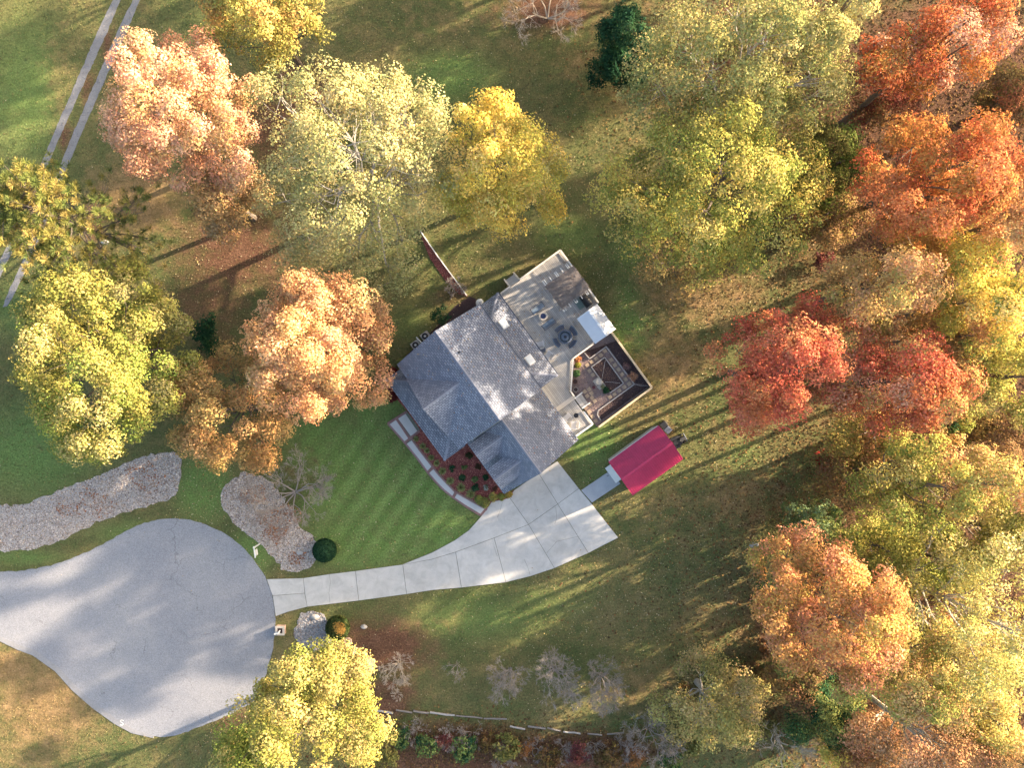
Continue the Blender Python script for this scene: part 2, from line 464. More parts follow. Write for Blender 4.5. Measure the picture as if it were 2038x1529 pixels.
STREET = [(-700, 1205), (-150, 1150), (0, 1138.7), (65, 1134.8), (122, 1120), (192, 1092), (245, 1059), (302, 1035), (354, 1031), (394, 1038), (437, 1055), (477, 1082), (507, 1117), (531, 1153), (543, 1184), (549, 1240),
          (543, 1297), (532, 1332), (516, 1392), (464, 1421), (394, 1449), (341, 1467), (306, 1468), (262, 1458), (227, 1438), (184, 1407), (144, 1372), (109, 1333), (65, 1302), (35, 1291), (0, 1273), (-150, 1235), (-700, 1300)]
street, street_pts = sheet('street', STREET, .03, M['asphalt'], 2, .035)
# pale concrete gutter band along the far edge of the turning circle
gut = MB()
edge = [P(x, y) for x, y in [(-150, 1237), (0, 1277), (35, 1294), (65, 1305), (109, 1336), (144, 1375), (184, 1410), (227, 1441), (262, 1460), (306, 1470)]]
inn = [P(x, y) for x, y in [(-150, 1229), (0, 1267), (38, 1284), (70, 1295), (115, 1327), (150, 1366), (189, 1400), (231, 1432), (265, 1452), (306, 1465)]]
for i in range(len(edge) - 1):
    gut.prism([edge[i], edge[i + 1], inn[i + 1], inn[i]], -.02, .036)
tag(gut.build('gutter', plain('gutter_concrete', (.245, .245, .255), .9, .2)), kind='structure')

# ------------------------------------------------------------------ stones and chips
OCT_F = np.array([[0, 2, 4], [2, 1, 4], [1, 3, 4], [3, 0, 4], [2, 0, 5], [1, 2, 5], [3, 1, 5], [0, 3, 5]])
def stones(name, pts, n, smin, smax, pal, z0=.03, parent=None, flat=.6, thin=None):
    xs = [p[0] for p in pts]; ys = [p[1] for p in pts]
    q = np.stack([rng.uniform(min(xs), max(xs), n * 4), rng.uniform(min(ys), max(ys), n * 4)], 1)
    q = q[inside(q, pts)][:n]; n = len(q)
    s = rng.uniform(smin, smax, n) * rng.uniform(.7, 1.2, n)
    e = s * rng.uniform(.55, 1.0, n) * (thin or 1)
    an = rng.uniform(0, 2 * math.pi, n); c, t = np.cos(an), np.sin(an)
    v = np.zeros((n, 6, 3))
    v[:, :, 0] = q[:, 0, None]; v[:, :, 1] = q[:, 1, None]; v[:, :, 2] = z0
    v[:, 0, 0] += s * c; v[:, 0, 1] += s * t; v[:, 1, 0] -= s * c; v[:, 1, 1] -= s * t
    v[:, 2, 0] -= e * t; v[:, 2, 1] += e * c; v[:, 3, 0] += e * t; v[:, 3, 1] -= e * c
    v[:, 4, 2] += e * flat * 1.3; v[:, 5, 2] -= e * flat * .4
    v[:, 4, :2] += rng.normal(0, .25, (n, 2)) * e[:, None]
    v[:, :4, 2] += rng.uniform(0, .5, (n, 4)) * (e * flat)[:, None]
    f = (np.arange(n)[:, None, None] * 6 + OCT_F[None]).reshape(-1, 3)
    pal = np.array(pal); cc = pal[rng.integers(0, len(pal), n)] * rng.uniform(.75, 1.25, (n, 1))
    me = arr_mesh(name, v.reshape(-1, 3), f, np.repeat(cc, 8, 0))
    return tag(link(name, me, M['chip'], parent), kind='stuff')

# gravel drive: two worn wheel tracks
TRK = [[(239, -40), (260, -40), (96, 322), (38, 470), (-22, 600), (-38, 590), (27, 465), (84, 318)], [(279, -40), (298, -40), (138, 318), (83, 470), (18, 610), (2, 612), (68, 470), (124, 312)]]
for pl in TRK:
    o, pts = sheet('gravel_track', pl, .012, M['track'], 1, .03)
    tag(stones('track_gravel', pts, 2600, .03, .06, [(.19, .19, .20), (.25, .245, .25), (.15, .145, .145), (.22, .20, .18)], .015), 'loose grey gravel on the ' + ('left' if pl is TRK[0] else 'right') + ' wheel track of the drive', 'gravel')

ROCK_ = [(0.3750, 0.3375, 0.3125), (0.2750, 0.2375, 0.2250), (0.4750, 0.4125, 0.3750), (0.1875, 0.1500, 0.1375), (0.3750, 0.2875, 0.2250), (0.4125, 0.3875, 0.3875), (0.5250, 0.4750, 0.4375)]
ROCK = [(a * 1.2, b * 1.18, c * 1.14) for a, b, c in ROCK_]
BED1 = [(-90, 1012), (0, 1006), (52, 1004), (87, 989), (144, 967), (210, 943), (258, 917), (306, 904), (348, 898), (360, 910), (359, 969), (346, 991), (306, 1004), (245, 1020), (175, 1048), (131, 1074), (65, 1094), (0, 1098), (-90, 1100)]
BED2 = [(469, 950), (494, 940), (535, 955), (560, 985), (585, 1020), (592, 1048), (610, 1056), (632, 1081), (627, 1114), (610, 1134), (587, 1140), (562, 1131), (541, 1106), (516, 1081), (486, 1059), (450, 1024), (437, 990), (444, 968)]
BED3 = [(606, 1218), (640, 1220), (654, 1235), (651, 1257), (663, 1282), (640, 1297), (612, 1291), (587, 1279), (588, 1243)]
for pl, n, lab in ((BED1, 15000, 'loose grey and tan rock filling the long curved bed beside the street'),
                   (BED2, 10500, 'grey and rust rock filling the oval bed under the bare tree'),
                   (BED3, 1500, 'blue grey rock in the small bed by the mailbox')):
    o, pts = sheet('gravel_bed', pl, .02, M['gravelbase'], 1, .10)
    tag(stones('gravel', pts, n, .04, .105, ROCK if pl is not BED3 else [(.24, .25, .28), (.18, .19, .21), (.30, .31, .32), (.27, .22, .20)]), lab, 'gravel')
# leaf drifts caught in the rock beds
for x, y, r, n in ((560, 1035, 26, 260), (590, 1105, 14, 90), (500, 985, 22, 160), (545, 1060, 20, 200), (290, 950, 26, 140), (190, 1000, 30, 120), (135, 1015, 20, 70)):
    c = P(x, y); rr = r * H / FPX
    pts = [Vector((c.x + rr * random.uniform(.9, 2.2) * math.cos(a * .7), c.y + rr * random.uniform(.5, 1.5) * math.sin(a * .7), 0)) for a in range(9)]
    tag(stones('leaf_drift', pts, n, .05, .12, [(.34, .13, .06), (.42, .20, .10), (.24, .10, .06), (.30, .17, .11)], .09, None, .25), 'rust leaves drifted into a hollow of the rock bed', 'leaves')

# ------------------------------------------------------------------ driveway, path, walkway
def shrink(pts, d):
    n = len(pts); c = sum(pts, Vector((0, 0, 0))) / n
    out = []
    ar = sum(pts[i].x * pts[(i + 1) % n].y - pts[(i + 1) % n].x * pts[i].y for i in range(n))
    s = 1 if ar > 0 else -1
    for i in range(n):
        a, b, e = pts[i - 1], pts[i], pts[(i + 1) % n]
        d1 = (b - a).normalized(); d2 = (e - b).normalized()
        n1 = Vector((-d1.y, d1.x, 0)) * s; n2 = Vector((-d2.y, d2.x, 0)) * s
        m = (n1 + n2); m = m / max(.3, m.dot(n1)) if m.length > .1 else n1
        out.append(b + m * d)
    return out

dw = thing('driveway', P(900, 1110), None, None); tag(dw, kind='structure')
OUTL = [(531, 1153), (604, 1151), (656, 1143), (707, 1137), (801, 1124), (859, 1100), (905, 1076), (933, 1056), (956, 1030), (979, 998), (1004, 994), (1014, 990), (1023, 976), (1075, 940), (1109, 918), (1152, 972), (1176, 1001), (1230, 1070), (1171, 1101), (1103, 1131), (1057, 1147), (1007, 1159), (918, 1170), (860, 1175), (809, 1183), (714, 1196), (612, 1208), (574, 1218), (549, 1227), (546, 1190)]
MB().prism([P(*p) for p in OUTL], -.05, .045).build('joint_bed', M['joint'], dw)
SLABS = [[(531, 1153), (604, 1151), (607, 1181), (543, 1186)], [(543, 1186), (607, 1181), (612, 1208), (574, 1218), (549, 1227)],
         [(604, 1151), (656, 1143), (707.6, 1136.8), (714.4, 1195.8), (612, 1208), (607, 1181)], [(707.6, 1136.8), (801.8, 1123.8), (809.5, 1182.9), (714.4, 1195.8)],
         [(801.8, 1123.8), (860, 1113.4), (907, 1099), (918.6, 1169.9), (860, 1175), (809.5, 1182.9)], [(907, 1099), (983.5, 1071), (1007, 1159.4), (918.6, 1169.9)],
         [(983.5, 1071), (1052, 1044.3), (1103.5, 1131.2), (1056.8, 1146.9), (1007, 1159.4)], [(1052, 1044.3), (1110, 1003.5), (1171, 1101), (1103.5, 1131.2)],
         [(1110, 1003.5), (1152, 972.5), (1176, 1001), (1230.5, 1070.5), (1171, 1101)], [(1072, 942), (1109, 917.7), (1152, 972.5), (1110, 1003.5)],
         [(1013.8, 990), (1023, 976), (1072, 942), (1110, 1003.5), (1052, 1044.3)],
         [(801.8, 1123.8), (859.5, 1100.5), (905, 1075.7), (933, 1055.8), (956.3, 1029.7), (979.3, 998.3), (1004.4, 994), (1013.8, 990), (1052, 1044.3), (983.5, 1071), (907, 1099), (860, 1113.4)]]
for s in SLABS:
    MB().prism(shrink([P(*p) for p in s], .022), -.02, .075).build('slab', M['concrete'], dw)
# hairline cracks that wander across single slabs, as thin dirt-filled lines
for pl in ([(656, 1143), (658, 1160), (655, 1180), (657, 1200)], [(983.5, 1088), (987, 1100), (990, 1108)], [(1088, 1101), (1108, 1078), (1150, 1068)], [(1000, 1000), (994, 1020), (990, 1030)], [(1106, 1010), (1108, 1030), (1104, 1044)], [(1043, 1113), (1050, 1128), (1055, 1144)]):
    b = MB()
    for i in range(len(pl) - 1):
        a = P(*pl[i], .0); e = P(*pl[i + 1], .0)
        dd = (e - a).normalized(); nn = Vector((-dd.y, dd.x, 0)) * .012
        b.add([Vector((q.x, q.y, .0785)) for q in (a - nn, a + nn, e + nn, e - nn)], [(0, 3, 2, 1)])
    b.build('crack', M['joint'], dw)

sp = thing('shed_path', P(1193, 970), None, None); tag(sp, kind='structure')
MB().prism(shrink([P(*p) for p in [(1156, 976), (1215, 936), (1235, 963), (1178, 1001)]], .02), -.02, .085).build('slab', M['conc_path'], sp)

wk = thing('walkway', P(860, 930), None, None); tag(wk, kind='structure')
def z5(x, y): return (760 + x / 5.994, 800 + y / 5.994)
WOUT = [z5(*p) for p in [(62, 268), (270, 505), (410, 680), (540, 855), (620, 950), (700, 1035), (780, 1105), (850, 1158), (1000, 1262), (1172, 1368)]]
WIN = [z5(*p) for p in [(300, 112), (455, 330), (362, 425), (480, 590), (605, 750), (680, 850), (760, 935), (880, 1062), (1100, 1185), (1265, 1275)]]
MB().prism([P(*p) for p in WOUT] + [P(*p) for p in WIN[::-1]], -.04, .05).build('mortar_bed', M['joint'], wk)
PAN = [[(85, 275), (172, 215), (318, 440), (266, 478)], [(195, 200), (283, 143), (425, 352), (345, 408)], [(285, 510), (355, 462), (592, 772), (540, 830)],
       [(560, 855), (615, 805), (740, 945), (868, 1070), (832, 1140), (708, 1030)], [(866, 1150), (900, 1095), (1230, 1276), (1182, 1340)]]
for pl in PAN:
    MB().prism([P(*z5(*p)) for p in pl], -.02, .075).build('slab', speckle('walk_concrete', [(.25, (.37, .37, .36)), (.75, (.52, .51, .50))], .8, 14, .4, .85, .1, .01) if 'walk_concrete' not in bpy.data.materials else bpy.data.materials['walk_concrete'], wk)
bb = MB()
def brick_run(pxs, w=.17, gap=.21, off=0.0):
    pts = [P(*p) for p in pxs]; acc = 0.0
    for i in range(len(pts) - 1):
        a, e = pts[i], pts[i + 1]; L = (e - a).length; dd = (e - a) / L; nn = Vector((-dd.y, dd.x, 0))
        k = max(1, int(round(L / gap)))
        for j in range(k):
            c = a + dd * (L * (j + .5) / k) + nn * off
            bb.box((c.x, c.y, .04 + random.uniform(0, .006)), (L / k - .018, w, .075), math.atan2(dd.y, dd.x))
def zz(l): return [z5(*p) for p in l]
brick_run(WOUT, .2, .11, .12)
brick_run(WIN[2:], .2, .11, -.12)
for a, e in (((180, 208), (335, 440)), ((268, 492), (450, 345)), ((548, 842), (606, 790)), ((848, 1146), (886, 1080)), ((1180, 1352), (1250, 1272)), ((70, 262), (298, 118))):
    brick_run([z5(*a), z5(*e)], .26, .11)
tag(bb.build('brick_border', M['brick'], wk), kind='stuff')

# mulch beds
MULCH = [(768, 770), (790, 735), (830, 790), (930, 880), (1010, 985), (1024, 975), (1012, 992), (980, 1000), (970, 1013), (944, 998), (907, 978), (887, 956), (861, 926), (836, 893), (822, 873), (836, 856), (812, 820)]
o, mp_ = sheet('mulch_bed', MULCH, .04, M['mulch'], 0)
RED = [(0.3200, 0.0960, 0.0800), (0.4480, 0.1600, 0.1280), (0.2080, 0.0560, 0.0560), (0.5280, 0.2400, 0.1760)]
tag(stones('mulch', mp_, 7000, .04, .11, RED, .05, None, .35, .4), 'red wood mulch in the bed between walkway and garage', 'mulch')
o, mp2 = sheet('mulch_bed', [(770, 765), (776, 748), (800, 716), (850, 668), (880, 640), (905, 610), (935, 590), (960, 600), (860, 670), (790, 730)], .035, M['darkmulch'], 0)
o, mp3 = sheet('mulch_bed', [(836, 466), (844, 474), (930, 590), (914, 586), (884, 555), (856, 515)], .035, M['mulch'], 0)
tag(stones('mulch', mp3, 1600, .04, .11, RED, .045, None, .35, .4), 'red mulch strip along the low white edging', 'mulch')

# painted utility mark on the asphalt
sm = MB()
c0 = P(243, 1439)
arc = [(.16, .20), (.06, .27), (-.08, .26), (-.15, .17), (-.10, .07), (.05, -.02), (.14, -.11), (.10, -.22), (-.04, -.27), (-.16, -.20)]
for i in range(len(arc) - 1):
    a = Vector(arc[i]); e = Vector(arc[i + 1]); dd = (e - a).normalized(); nn = Vector((-dd.y, dd.x)) * .045
    sm.add([(c0.x + q.x, c0.y + q.y, .0375) for q in (a - nn - dd * .02, a + nn - dd * .02, e + nn + dd * .02, e - nn + dd * .02)], [(0, 3, 2, 1)])
tag(sm.build('painted_letter', M['paint']), 'white letter S painted on the asphalt edge', 'painted mark')

# ------------------------------------------------------------------ house
house = thing('house', W(-2, -3, 0), 'blue grey shingled house with cross gables and attached garage', 'house')
def roof_plane(pts, parent, thick=.16, mat=None, name='roof_slope'):
    pts = [W(*p) for p in pts]
    n = (pts[1] - pts[0]).cross(pts[2] - pts[0]).normalized()
    if n.z < 0: pts = pts[::-1]; n = -n
    L = ORIG[root_of(parent).name]; k = len(pts)
    e = Vector((0, 0, 1)).cross(n)
    e = e.normalized() if e.length > 1e-4 else Vector((1, 0, 0))
    s = n.cross(e)
    vs = [p - L for p in pts] + [p - L - Vector((0, 0, thick)) for p in pts]
    fs = [tuple(range(k)), tuple(range(2 * k - 1, k - 1, -1))] + [(i, k + i, k + (i + 1) % k, (i + 1) % k) for i in range(k)]
    me = bpy.data.meshes.new(name); me.from_pydata([tuple(v) for v in vs], [], fs); me.update()
    uv = me.uv_layers.new(name='UVMap')
    for l in me.loops:
        q = me.vertices[l.vertex_index].co + L
        uv.data[l.index].uv = (q.dot(e), q.dot(s))
    me.materials.append(mat or M['shingle']); me.materials.append(M['fascia'])
    for i, pl in enumerate(me.polygons):
        if i > 0: pl.material_index = 1
    o = bpy.data.objects.new(name, me); COL.objects.link(o); o.parent = parent
    return o

def cap(p, q, na, nb, parent, w=.19):
    """ridge or hip cap: a folded strip that follows the two slopes; na, nb are downhill directions (house coords)"""
    p, q = W(*p) , W(*q); a = W(*na).normalized(); b = W(*nb).normalized(); z = Vector((0, 0, .035))
    vs = [p + z, q + z, p + a * w + z * .75, q + a * w + z * .75, p + b * w + z * .75, q + b * w + z * .75]
    vs += [v - Vector((0, 0, .06)) for v in vs]
    MB().add(vs, [(0, 1, 3, 2), (1, 0, 4, 5), (2, 3, 9, 8), (5, 4, 10, 11), (6, 8, 9, 7), (6, 7, 11, 10), (0, 2, 8, 6), (0, 6, 10, 4), (1, 7, 9, 3), (1, 5, 11, 7)]).build('ridge_cap', M['ridge'], parent)

R1 = MB(); 
# walls
def wall_pent(u0, u1, v0, v1, zr, ze, vr, name='wall', z0=0.0):
    b = MB()
    prof = [(v0, z0), (v1, z0), (v1, ze[1]), (vr, zr), (v0, ze[0])]
    vs = [W(u0, v, z) for v, z in prof] + [W(u1, v, z) for v, z in prof]
    b.add(vs, [(0, 1, 2, 3, 4), (9, 8, 7, 6, 5)] + [(i, 5 + i, 5 + (i + 1) % 5, (i + 1) % 5) for i in range(5)])
    return b.build(name, M['siding'], house)
wmain = wall_pent(-7.7, 1.75, -7.35, 1.5, 8.75, (5.25, 5.55), -2.85)
wgar = wall_pent(1.76, 8.0, -6.55, 1.75, 6.75, (3.2, 3.05), -2.75)
# garage doors on the driveway gable, windows and doors
def opening(c, n, w, h, kind='window', parent=house):
    """c centre in house coords, n outward house direction"""
    c = W(*c); nn = W(*n); t = Vector((-nn.y, nn.x, 0)); ax = (t, nn, Vector((0, 0, 1)))
    if kind == 'window':
        f = MB(); 
        for s in (-1, 1):
            f.box(c + t * (s * (w / 2 - .04)) + nn * .03, (.08, .1, h), axes=ax); f.box(c + Vector((0, 0, s * (h / 2 - .04))) + nn * .032, (w, .1, .08), axes=ax)
        f.box(c + nn * .028, (w, .07, .05), axes=ax)
        fo = f.build('window', M['white'], parent)
        MB().box(c + nn * .012, (w - .1, .03, h - .1), axes=ax).build('pane', M['glass'], fo)
    else:
        k = 4 if kind == 'garage' else 2
        fo = MB().box(c + nn * .02, (w, .05, h), axes=ax).build('garage_door' if kind == 'garage' else 'door', M['white'] if kind == 'garage' else M['cushion'], parent)
        for i in range(k):
            MB().box(c + nn * .05 + Vector((0, 0, (i + .5) * h / k - h / 2)), (w * .94, .03, h / k - .06), axes=ax).build('panel', M['white'] if kind == 'garage' else M['cushion'], fo)
opening((8.0, -4.6, 1.2), (1, 0), 2.6, 2.3, 'garage'); opening((8.0, -.6, 1.2), (1, 0), 2.6, 2.3, 'garage')
opening((8.0, -2.75, 4.6), (1, 0), 1.0, 1.2)
for u in (-6.3, -1.2, .7): opening((u, -7.35, 1.5), (0, -1), 1.0, 1.5)
opening((-3.4, -7.35, 1.05), (0, -1), 1.0, 2.1, 'door')
for u in (-3.6, -2.3): opening((u, -7.35, 5.9), (0, -1), .9, 1.3)
for v in (-6, -2.8, -.2): opening((-7.7, v, 1.5), (-1, 0), 1.0, 1.4)
opening((-7.7, -2.8, 5.6), (-1, 0), 1.0, 1.3)

roof = bpy.data.objects.new('roof', None); COL.objects.link(roof); roof.parent = house
VR, ZR = -2.85, 9.0
roof_plane([(-8.05, -7.9, 5.2), (2.05, -7.9, 5.2), (2.05, VR, ZR), (-8.05, VR, ZR)], roof)
roof_plane([(-8.05, 1.95, 5.6), (2.05, 1.95, 5.6), (2.05, VR, ZR), (-8.05, VR, ZR)], roof)
cap((-8.06, VR, ZR), (2.06, VR, ZR), (0, -5.05, -3.8), (0, 4.8, -3.4), roof)
# front cross gable
GU, GZ = -2.95, 8.3
gb = VR - (ZR - GZ) * 5.05 / 3.8
roof_plane([(-6.4, -8.0, 5.2), (GU, -8.0, GZ), (GU, gb, GZ), (-6.4, -7.9, 5.2)], roof, .12)
roof_plane([(.5, -8.0, 5.2), (GU, -8.0, GZ), (GU, gb, GZ), (.5, -7.9, 5.2)], roof, .12)
cap((GU, -8.02, GZ), (GU, gb + .1, GZ), (-3.45, 0, -3.1), (3.45, 0, -3.1), roof, .17)
b = MB(); b.add([W(-6.1, -7.5, 5.3), W(.2, -7.5, 5.3), W(GU, -7.5, 8.1), W(-6.1, -7.2, 5.3), W(.2, -7.2, 5.3), W(GU, -7.2, 8.1)], [(0, 1, 2), (5, 4, 3), (0, 3, 4, 1), (1, 4, 5, 2), (2, 5, 3, 0)]).build('gable_wall', M['siding'], house)
# porch roof: shed with hipped ends
po, pz, pi_, pzi = -9.95, 2.8, -7.36, 4.15
hp = 2.1
roof_plane([(-7.75, po, pz), (2.25, po, pz), (2.25 - hp, pi_, pzi), (-7.75 + hp, pi_, pzi)], roof)
roof_plane([(-7.75, po, pz), (-7.75 + hp, pi_, pzi), (-7.75, pi_, pz)], roof)
roof_plane([(2.25, po, pz), (2.25 - hp, pi_, pzi), (2.25, pi_, pz)], roof)
cap((-7.75, po, pz), (-7.75 + hp, pi_, pzi), (.78, -.62, -.05), (-.78, .62, -.35), roof, .13)
cap((2.25, po, pz), (2.25 - hp, pi_, pzi), (-.78, -.62, -.05), (.78, .62, -.35), roof, .13)
for u in (-7.3, -4.6, -2.2, 1.9):
    MB().box(W(u, -9.55, 1.4), (.16, .16, 2.6), TH).build('porch_post', M['white'], house)
MB().box(W(-2.8, -8.5, .1), (9.6, 2.3, .2), TH).build('porch_floor', M['conc_path'], house)
# back roof with hipped ends and skylights
bo, bz, bi, bzi = 4.2, 3.0, 1.51, 4.75
hb = 2.3
roof_plane([(-8.2, bo, bz), (2.02, bo, bz), (2.02 - hb, bi, bzi), (-8.2 + hb, bi, bzi)], roof)
roof_plane([(-8.2, bo, bz), (-8.2 + hb, bi, bzi), (-8.2, bi, bz)], roof)
roof_plane([(2.02, bo, bz), (2.02 - hb, bi, bzi), (2.02, bi, bz)], roof)
cap((-8.2, bo, bz), (-8.2 + hb, bi, bzi), (.76, .65, -.05), (-.76, -.65, -.4), roof, .13)
cap((2.02, bo, bz), (2.02 - hb, bi, bzi), (-.76, .65, -.05), (.76, -.65, -.4), roof, .13)
for i, u in enumerate((-5.25, -.88)):
    v = 2.75; z = bz + (bo - v) * (bzi - bz) / (bo - bi)
    a = W(1, 0, 0); s = W(0, bo - bi, bz - bzi).normalized(); n = a.cross(s); n = n if n.z > 0 else -n
    cu = MB().box(W(u, v, z) + n * .08, (.98, .86, .2), axes=(a, s, n)).build('skylight', M['white'], roof)
    MB().box(W(u, v, z) + n * .19, (.88, .76, .05), axes=(a, s, n)).build('pane', M['skylight'], cu)
wb = MB().box(W(-3.1, 2.5, 1.45), (9.4, 2.2, 2.9), TH).build('wall', M['siding'], house)
for u in (-6.8, -3.1, .6): opening((u, 3.6, 1.9), (0, 1), 1.4, 1.5)
opening((-1.2, 3.6, 1.95), (0, 1), 1.0, 2.0, 'door')
MB().box(W(-3.1, 4.27, 2.93), (10.2, .12, .12), TH).build('gutter', M['fascia'], house)
MB().box(W(-3.0, 2.03, 5.5), (10.0, .11, .12), TH).build('gutter', M['fascia'], house)
# garage roof
gV, gZ = -2.75, 7.0
roof_plane([(2.2, -7.1, 3.0), (8.4, -7.1, 3.0), (8.4, gV, gZ), (2.2, gV, gZ)], roof)
roof_plane([(1.8, 2.1, 3.0), (8.4, 2.1, 3.0), (8.4, gV, gZ), (1.8, gV, gZ)], roof)
cap((2.08, gV, gZ), (8.42, gV, gZ), (0, -4.35, -4.0), (0, 4.85, -4.0), roof)
gs = 4.0 / 4.35
for u in (3.5, 6.42):
    dz, de, hw = 6.2, 5.15, 1.2
    vb = gV - (gZ - dz) / gs; ve = gV - (gZ - de) / gs
    vf = -6.78
    for s in (-1, 1):
        roof_plane([(u + s * hw, vf, de), (u, vf, dz), (u, vb, dz), (u + s * hw, ve, de)], roof, .1)
    cap((u, vf - .01, dz), (u, vb + .1, dz), (-1.2, 0, -1.05), (1.2, 0, -1.05), roof, .15)
    b = MB(); pr = [(u - .95, 3.4), (u + .95, 3.4), (u + .95, 5.22), (u, 6.05), (u - .95, 5.22)]
    b.add([W(a, -6.5, z) for a, z in pr] + [W(a, -4.3, z) for a, z in pr], [(0, 1, 2, 3, 4), (9, 8, 7, 6, 5)] + [(i, 5 + i, 5 + (i + 1) % 5, (i + 1) % 5) for i in range(5)])
    dm = b.build('dormer_wall', M['siding'], house)
    opening((u, -6.5, 4.9), (0, -1), .9, 1.1)
for x, y, h in ((935, 699, 7.6), (955, 720, 7.2), (1042.6, 853, 5.6)):
    p = P(x, y, h); MB().lathe((p.x, p.y, h - .5), [(.11, 0), (.11, .62), (.05, .62)], 10).build('vent_pipe', M['dark'], roof)
p = W(-5.2, -2.2, 8.6)
MB().lathe((p.x, p.y, 8.2), [(.09, 0), (.09, .6), (.04, .6)], 10).build('vent_pipe', M['dark'], roof)

# air conditioning units and other things against the house
def ac_unit(x, y, label):
    p = P(x, y, .7); t = thing('air_conditioner', (p.x, p.y, .03), label, 'air conditioner', 'cooling units by the gable wall', TH)
    b = MB(); b.box((0, 0, .38), (.78, .78, .74)); o = b.build('casing', M['timber'], None); o.parent = t
    for i in range(6):
        s = MB().box((0, -.395, .12 + i * .1), (.7, .02, .03)).build('louvre', M['dark'], None); s.parent = t
    o = MB().lathe((0, 0, .75), [(.34, 0), (.34, .02), (.30, .03)], 20).build('fan_grille', M['black'], None); o.parent = t
    o = MB().lathe((0, 0, .77), [(.12, 0), (.12, .03), (.05, .05)], 12).build('fan_hub', M['steel'], None); o.parent = t
    MBp = thing  # pad
    q = MB().box((0, 0, 0.0), (.95, .95, .05)).build('pad', M['conc_path'], None); q.parent = t
ac_unit(846, 669.5, 'dark fan air conditioner nearer the back of the house')
ac_unit(827, 687, 'dark fan air conditioner nearer the orange tree')
b = MB(); a = P(829, 672, .8); e = P(840, 683, .8); b.tube([(a.x, a.y, .03), (a.x, a.y, .8), (e.x, e.y, .8)], .06, 8)
tag(b.build('white_pipe', M['white']), 'white vent pipe between the two cooling units', 'pipe')
tk = thing('gas_tank', P(955, 603, .8), 'white rounded tank at the back corner of the house', 'tank')
c = P(955, 603, .8)
MB().lathe((c.x, c.y, .1), [(.18, 0), (.36, .08), (.42, .22), (.42, .7), (.36, .88), (.18, .97)], 16).build('tank_body', M['white'], tk, True)
MB().lathe((c.x, c.y, 1.05), [(.1, 0), (.1, .1), (.04, .12)], 10).build('valve_cap', M['steel'], tk)
for k in range(3):
    MB().box((c.x + .3 * math.cos(k * 2.1), c.y + .3 * math.sin(k * 2.1), .1), (.08, .08, .2)).build('foot', M['steel'], tk)

# ------------------------------------------------------------------ deck
DZ = 1.0
deck = thing('deck', W(-3, 8, 0), 'grey board deck wrapping the back of the house', 'deck')
DP = [(-8.1, 1.6), (-8.1, 11.95), (-1.5, 11.95), (-1.5, 11.35), (1.55, 11.35), (1.55, 6.5), (4.1, 4.3), (4.6, 4.3), (4.6, 1.9), (2.0, 1.6)]
def boards(poly, z, parent, pitch=.165, u0=None):
    vs = [p[1] for p in poly]; v = min(vs) + pitch / 2
    while v < max(vs):
        us = []
        n = len(poly)
        for i in range(n):
            a, b = poly[i], poly[(i + 1) % n]
            if (a[1] > v) != (b[1] > v): us.append(a[0] + (b[0] - a[0]) * (v - a[1]) / (b[1] - a[1]))
        us.sort()
        for i in range(0, len(us) - 1, 2):
            if us[i + 1] - us[i] > .1:
                MB().box(W((us[i] + us[i + 1]) / 2, v, z - .02 + random.uniform(-.002, .002)), (us[i + 1] - us[i] - .01, pitch - .022, .04), TH).build('board', M['deck'], parent)
        v += pitch
boards(DP, DZ, deck)
low = [(5.1, 1.9), (5.1, 4.25), (8.12, 4.25), (8.12, 1.9)]
boards(low, .62, deck)
MB().prism([W(*p) for p in DP], DZ - .3, DZ - .045).build('joists', M['fascia'], deck)
MB().prism([W(*p) for p in low], .3, .575).build('joists', M['fascia'], deck)
for k, (u, z) in enumerate(((4.72, .93), (4.95, .78))):
    MB().box(W(u, 3.1, z - .02), (.235, 2.4, .04), TH).build('step_tread', M['rail'], deck)  # cream instead of deck grey, painting the sunlit stripes on the treads
for u, v in [(-8, 11.8), (-5, 11.8), (-2, 11.8), (1.4, 11.2), (-8, 8), (-8, 5), (1.4, 8), (3, 5.4), (4.5, 4.2), (-4.5, 8), (-1, 7), (8, 4.1), (8, 2.2), (5.2, 4.1)]:
    MB().box(W(u, v, .3), (.14, .14, .6), TH).build('support_post', M['timber'], deck)
rl = thing('deck_railing', W(-8.1, 8, DZ), 'cream railing along the outer edges of the deck', 'railing')
def railing(pts, z, parent, hgt=.95, mat=None):
    mat = mat or M['rail']
    bal = MB()
    for i in range(len(pts) - 1):
        a, e = W(*pts[i]), W(*pts[i + 1]); L = (e - a).length; dd = (e - a) / L
        MB().bar(a + Vector((0, 0, z + hgt)), e + Vector((0, 0, z + hgt)), .15, .05).build('top_rail', mat, parent)
        MB().bar(a + Vector((0, 0, z + .1)), e + Vector((0, 0, z + .1)), .05, .08).build('bottom_rail', mat, parent)
        n = max(1, round(L / 1.7))
        for k in range(n + 1):
            p = a + dd * (L * k / n); MB().box((p.x, p.y, z + hgt / 2 + .02), (.1, .1, hgt - .06), TH).build('post', mat, parent)
        m = int(L / .14)
        for k in range(1, m):
            p = a + dd * (L * k / m); bal.box((p.x, p.y, z + hgt / 2 + .05), (.035, .035, hgt - .2), TH)
    tag(bal.build('balusters', mat, parent), kind='stuff')
railing([(-8.08, 4.5), (-8.08, 5.6)], DZ, rl); railing([(-8.08, 6.9), (-8.08, 11.9), (-1.55, 11.9)], DZ, rl)
railing([(1.55, 9.0), (1.55, 6.5), (4.1, 4.35), (4.75, 4.35)], DZ, rl)
rl2 = thing('deck_railing', W(8.1, 3, .6), 'white railing round the small lower deck by the garage', 'railing')
railing([(6.6, 4.25), (8.12, 4.25), (8.12, 2.15)], .62, rl2, .9, M['white'])
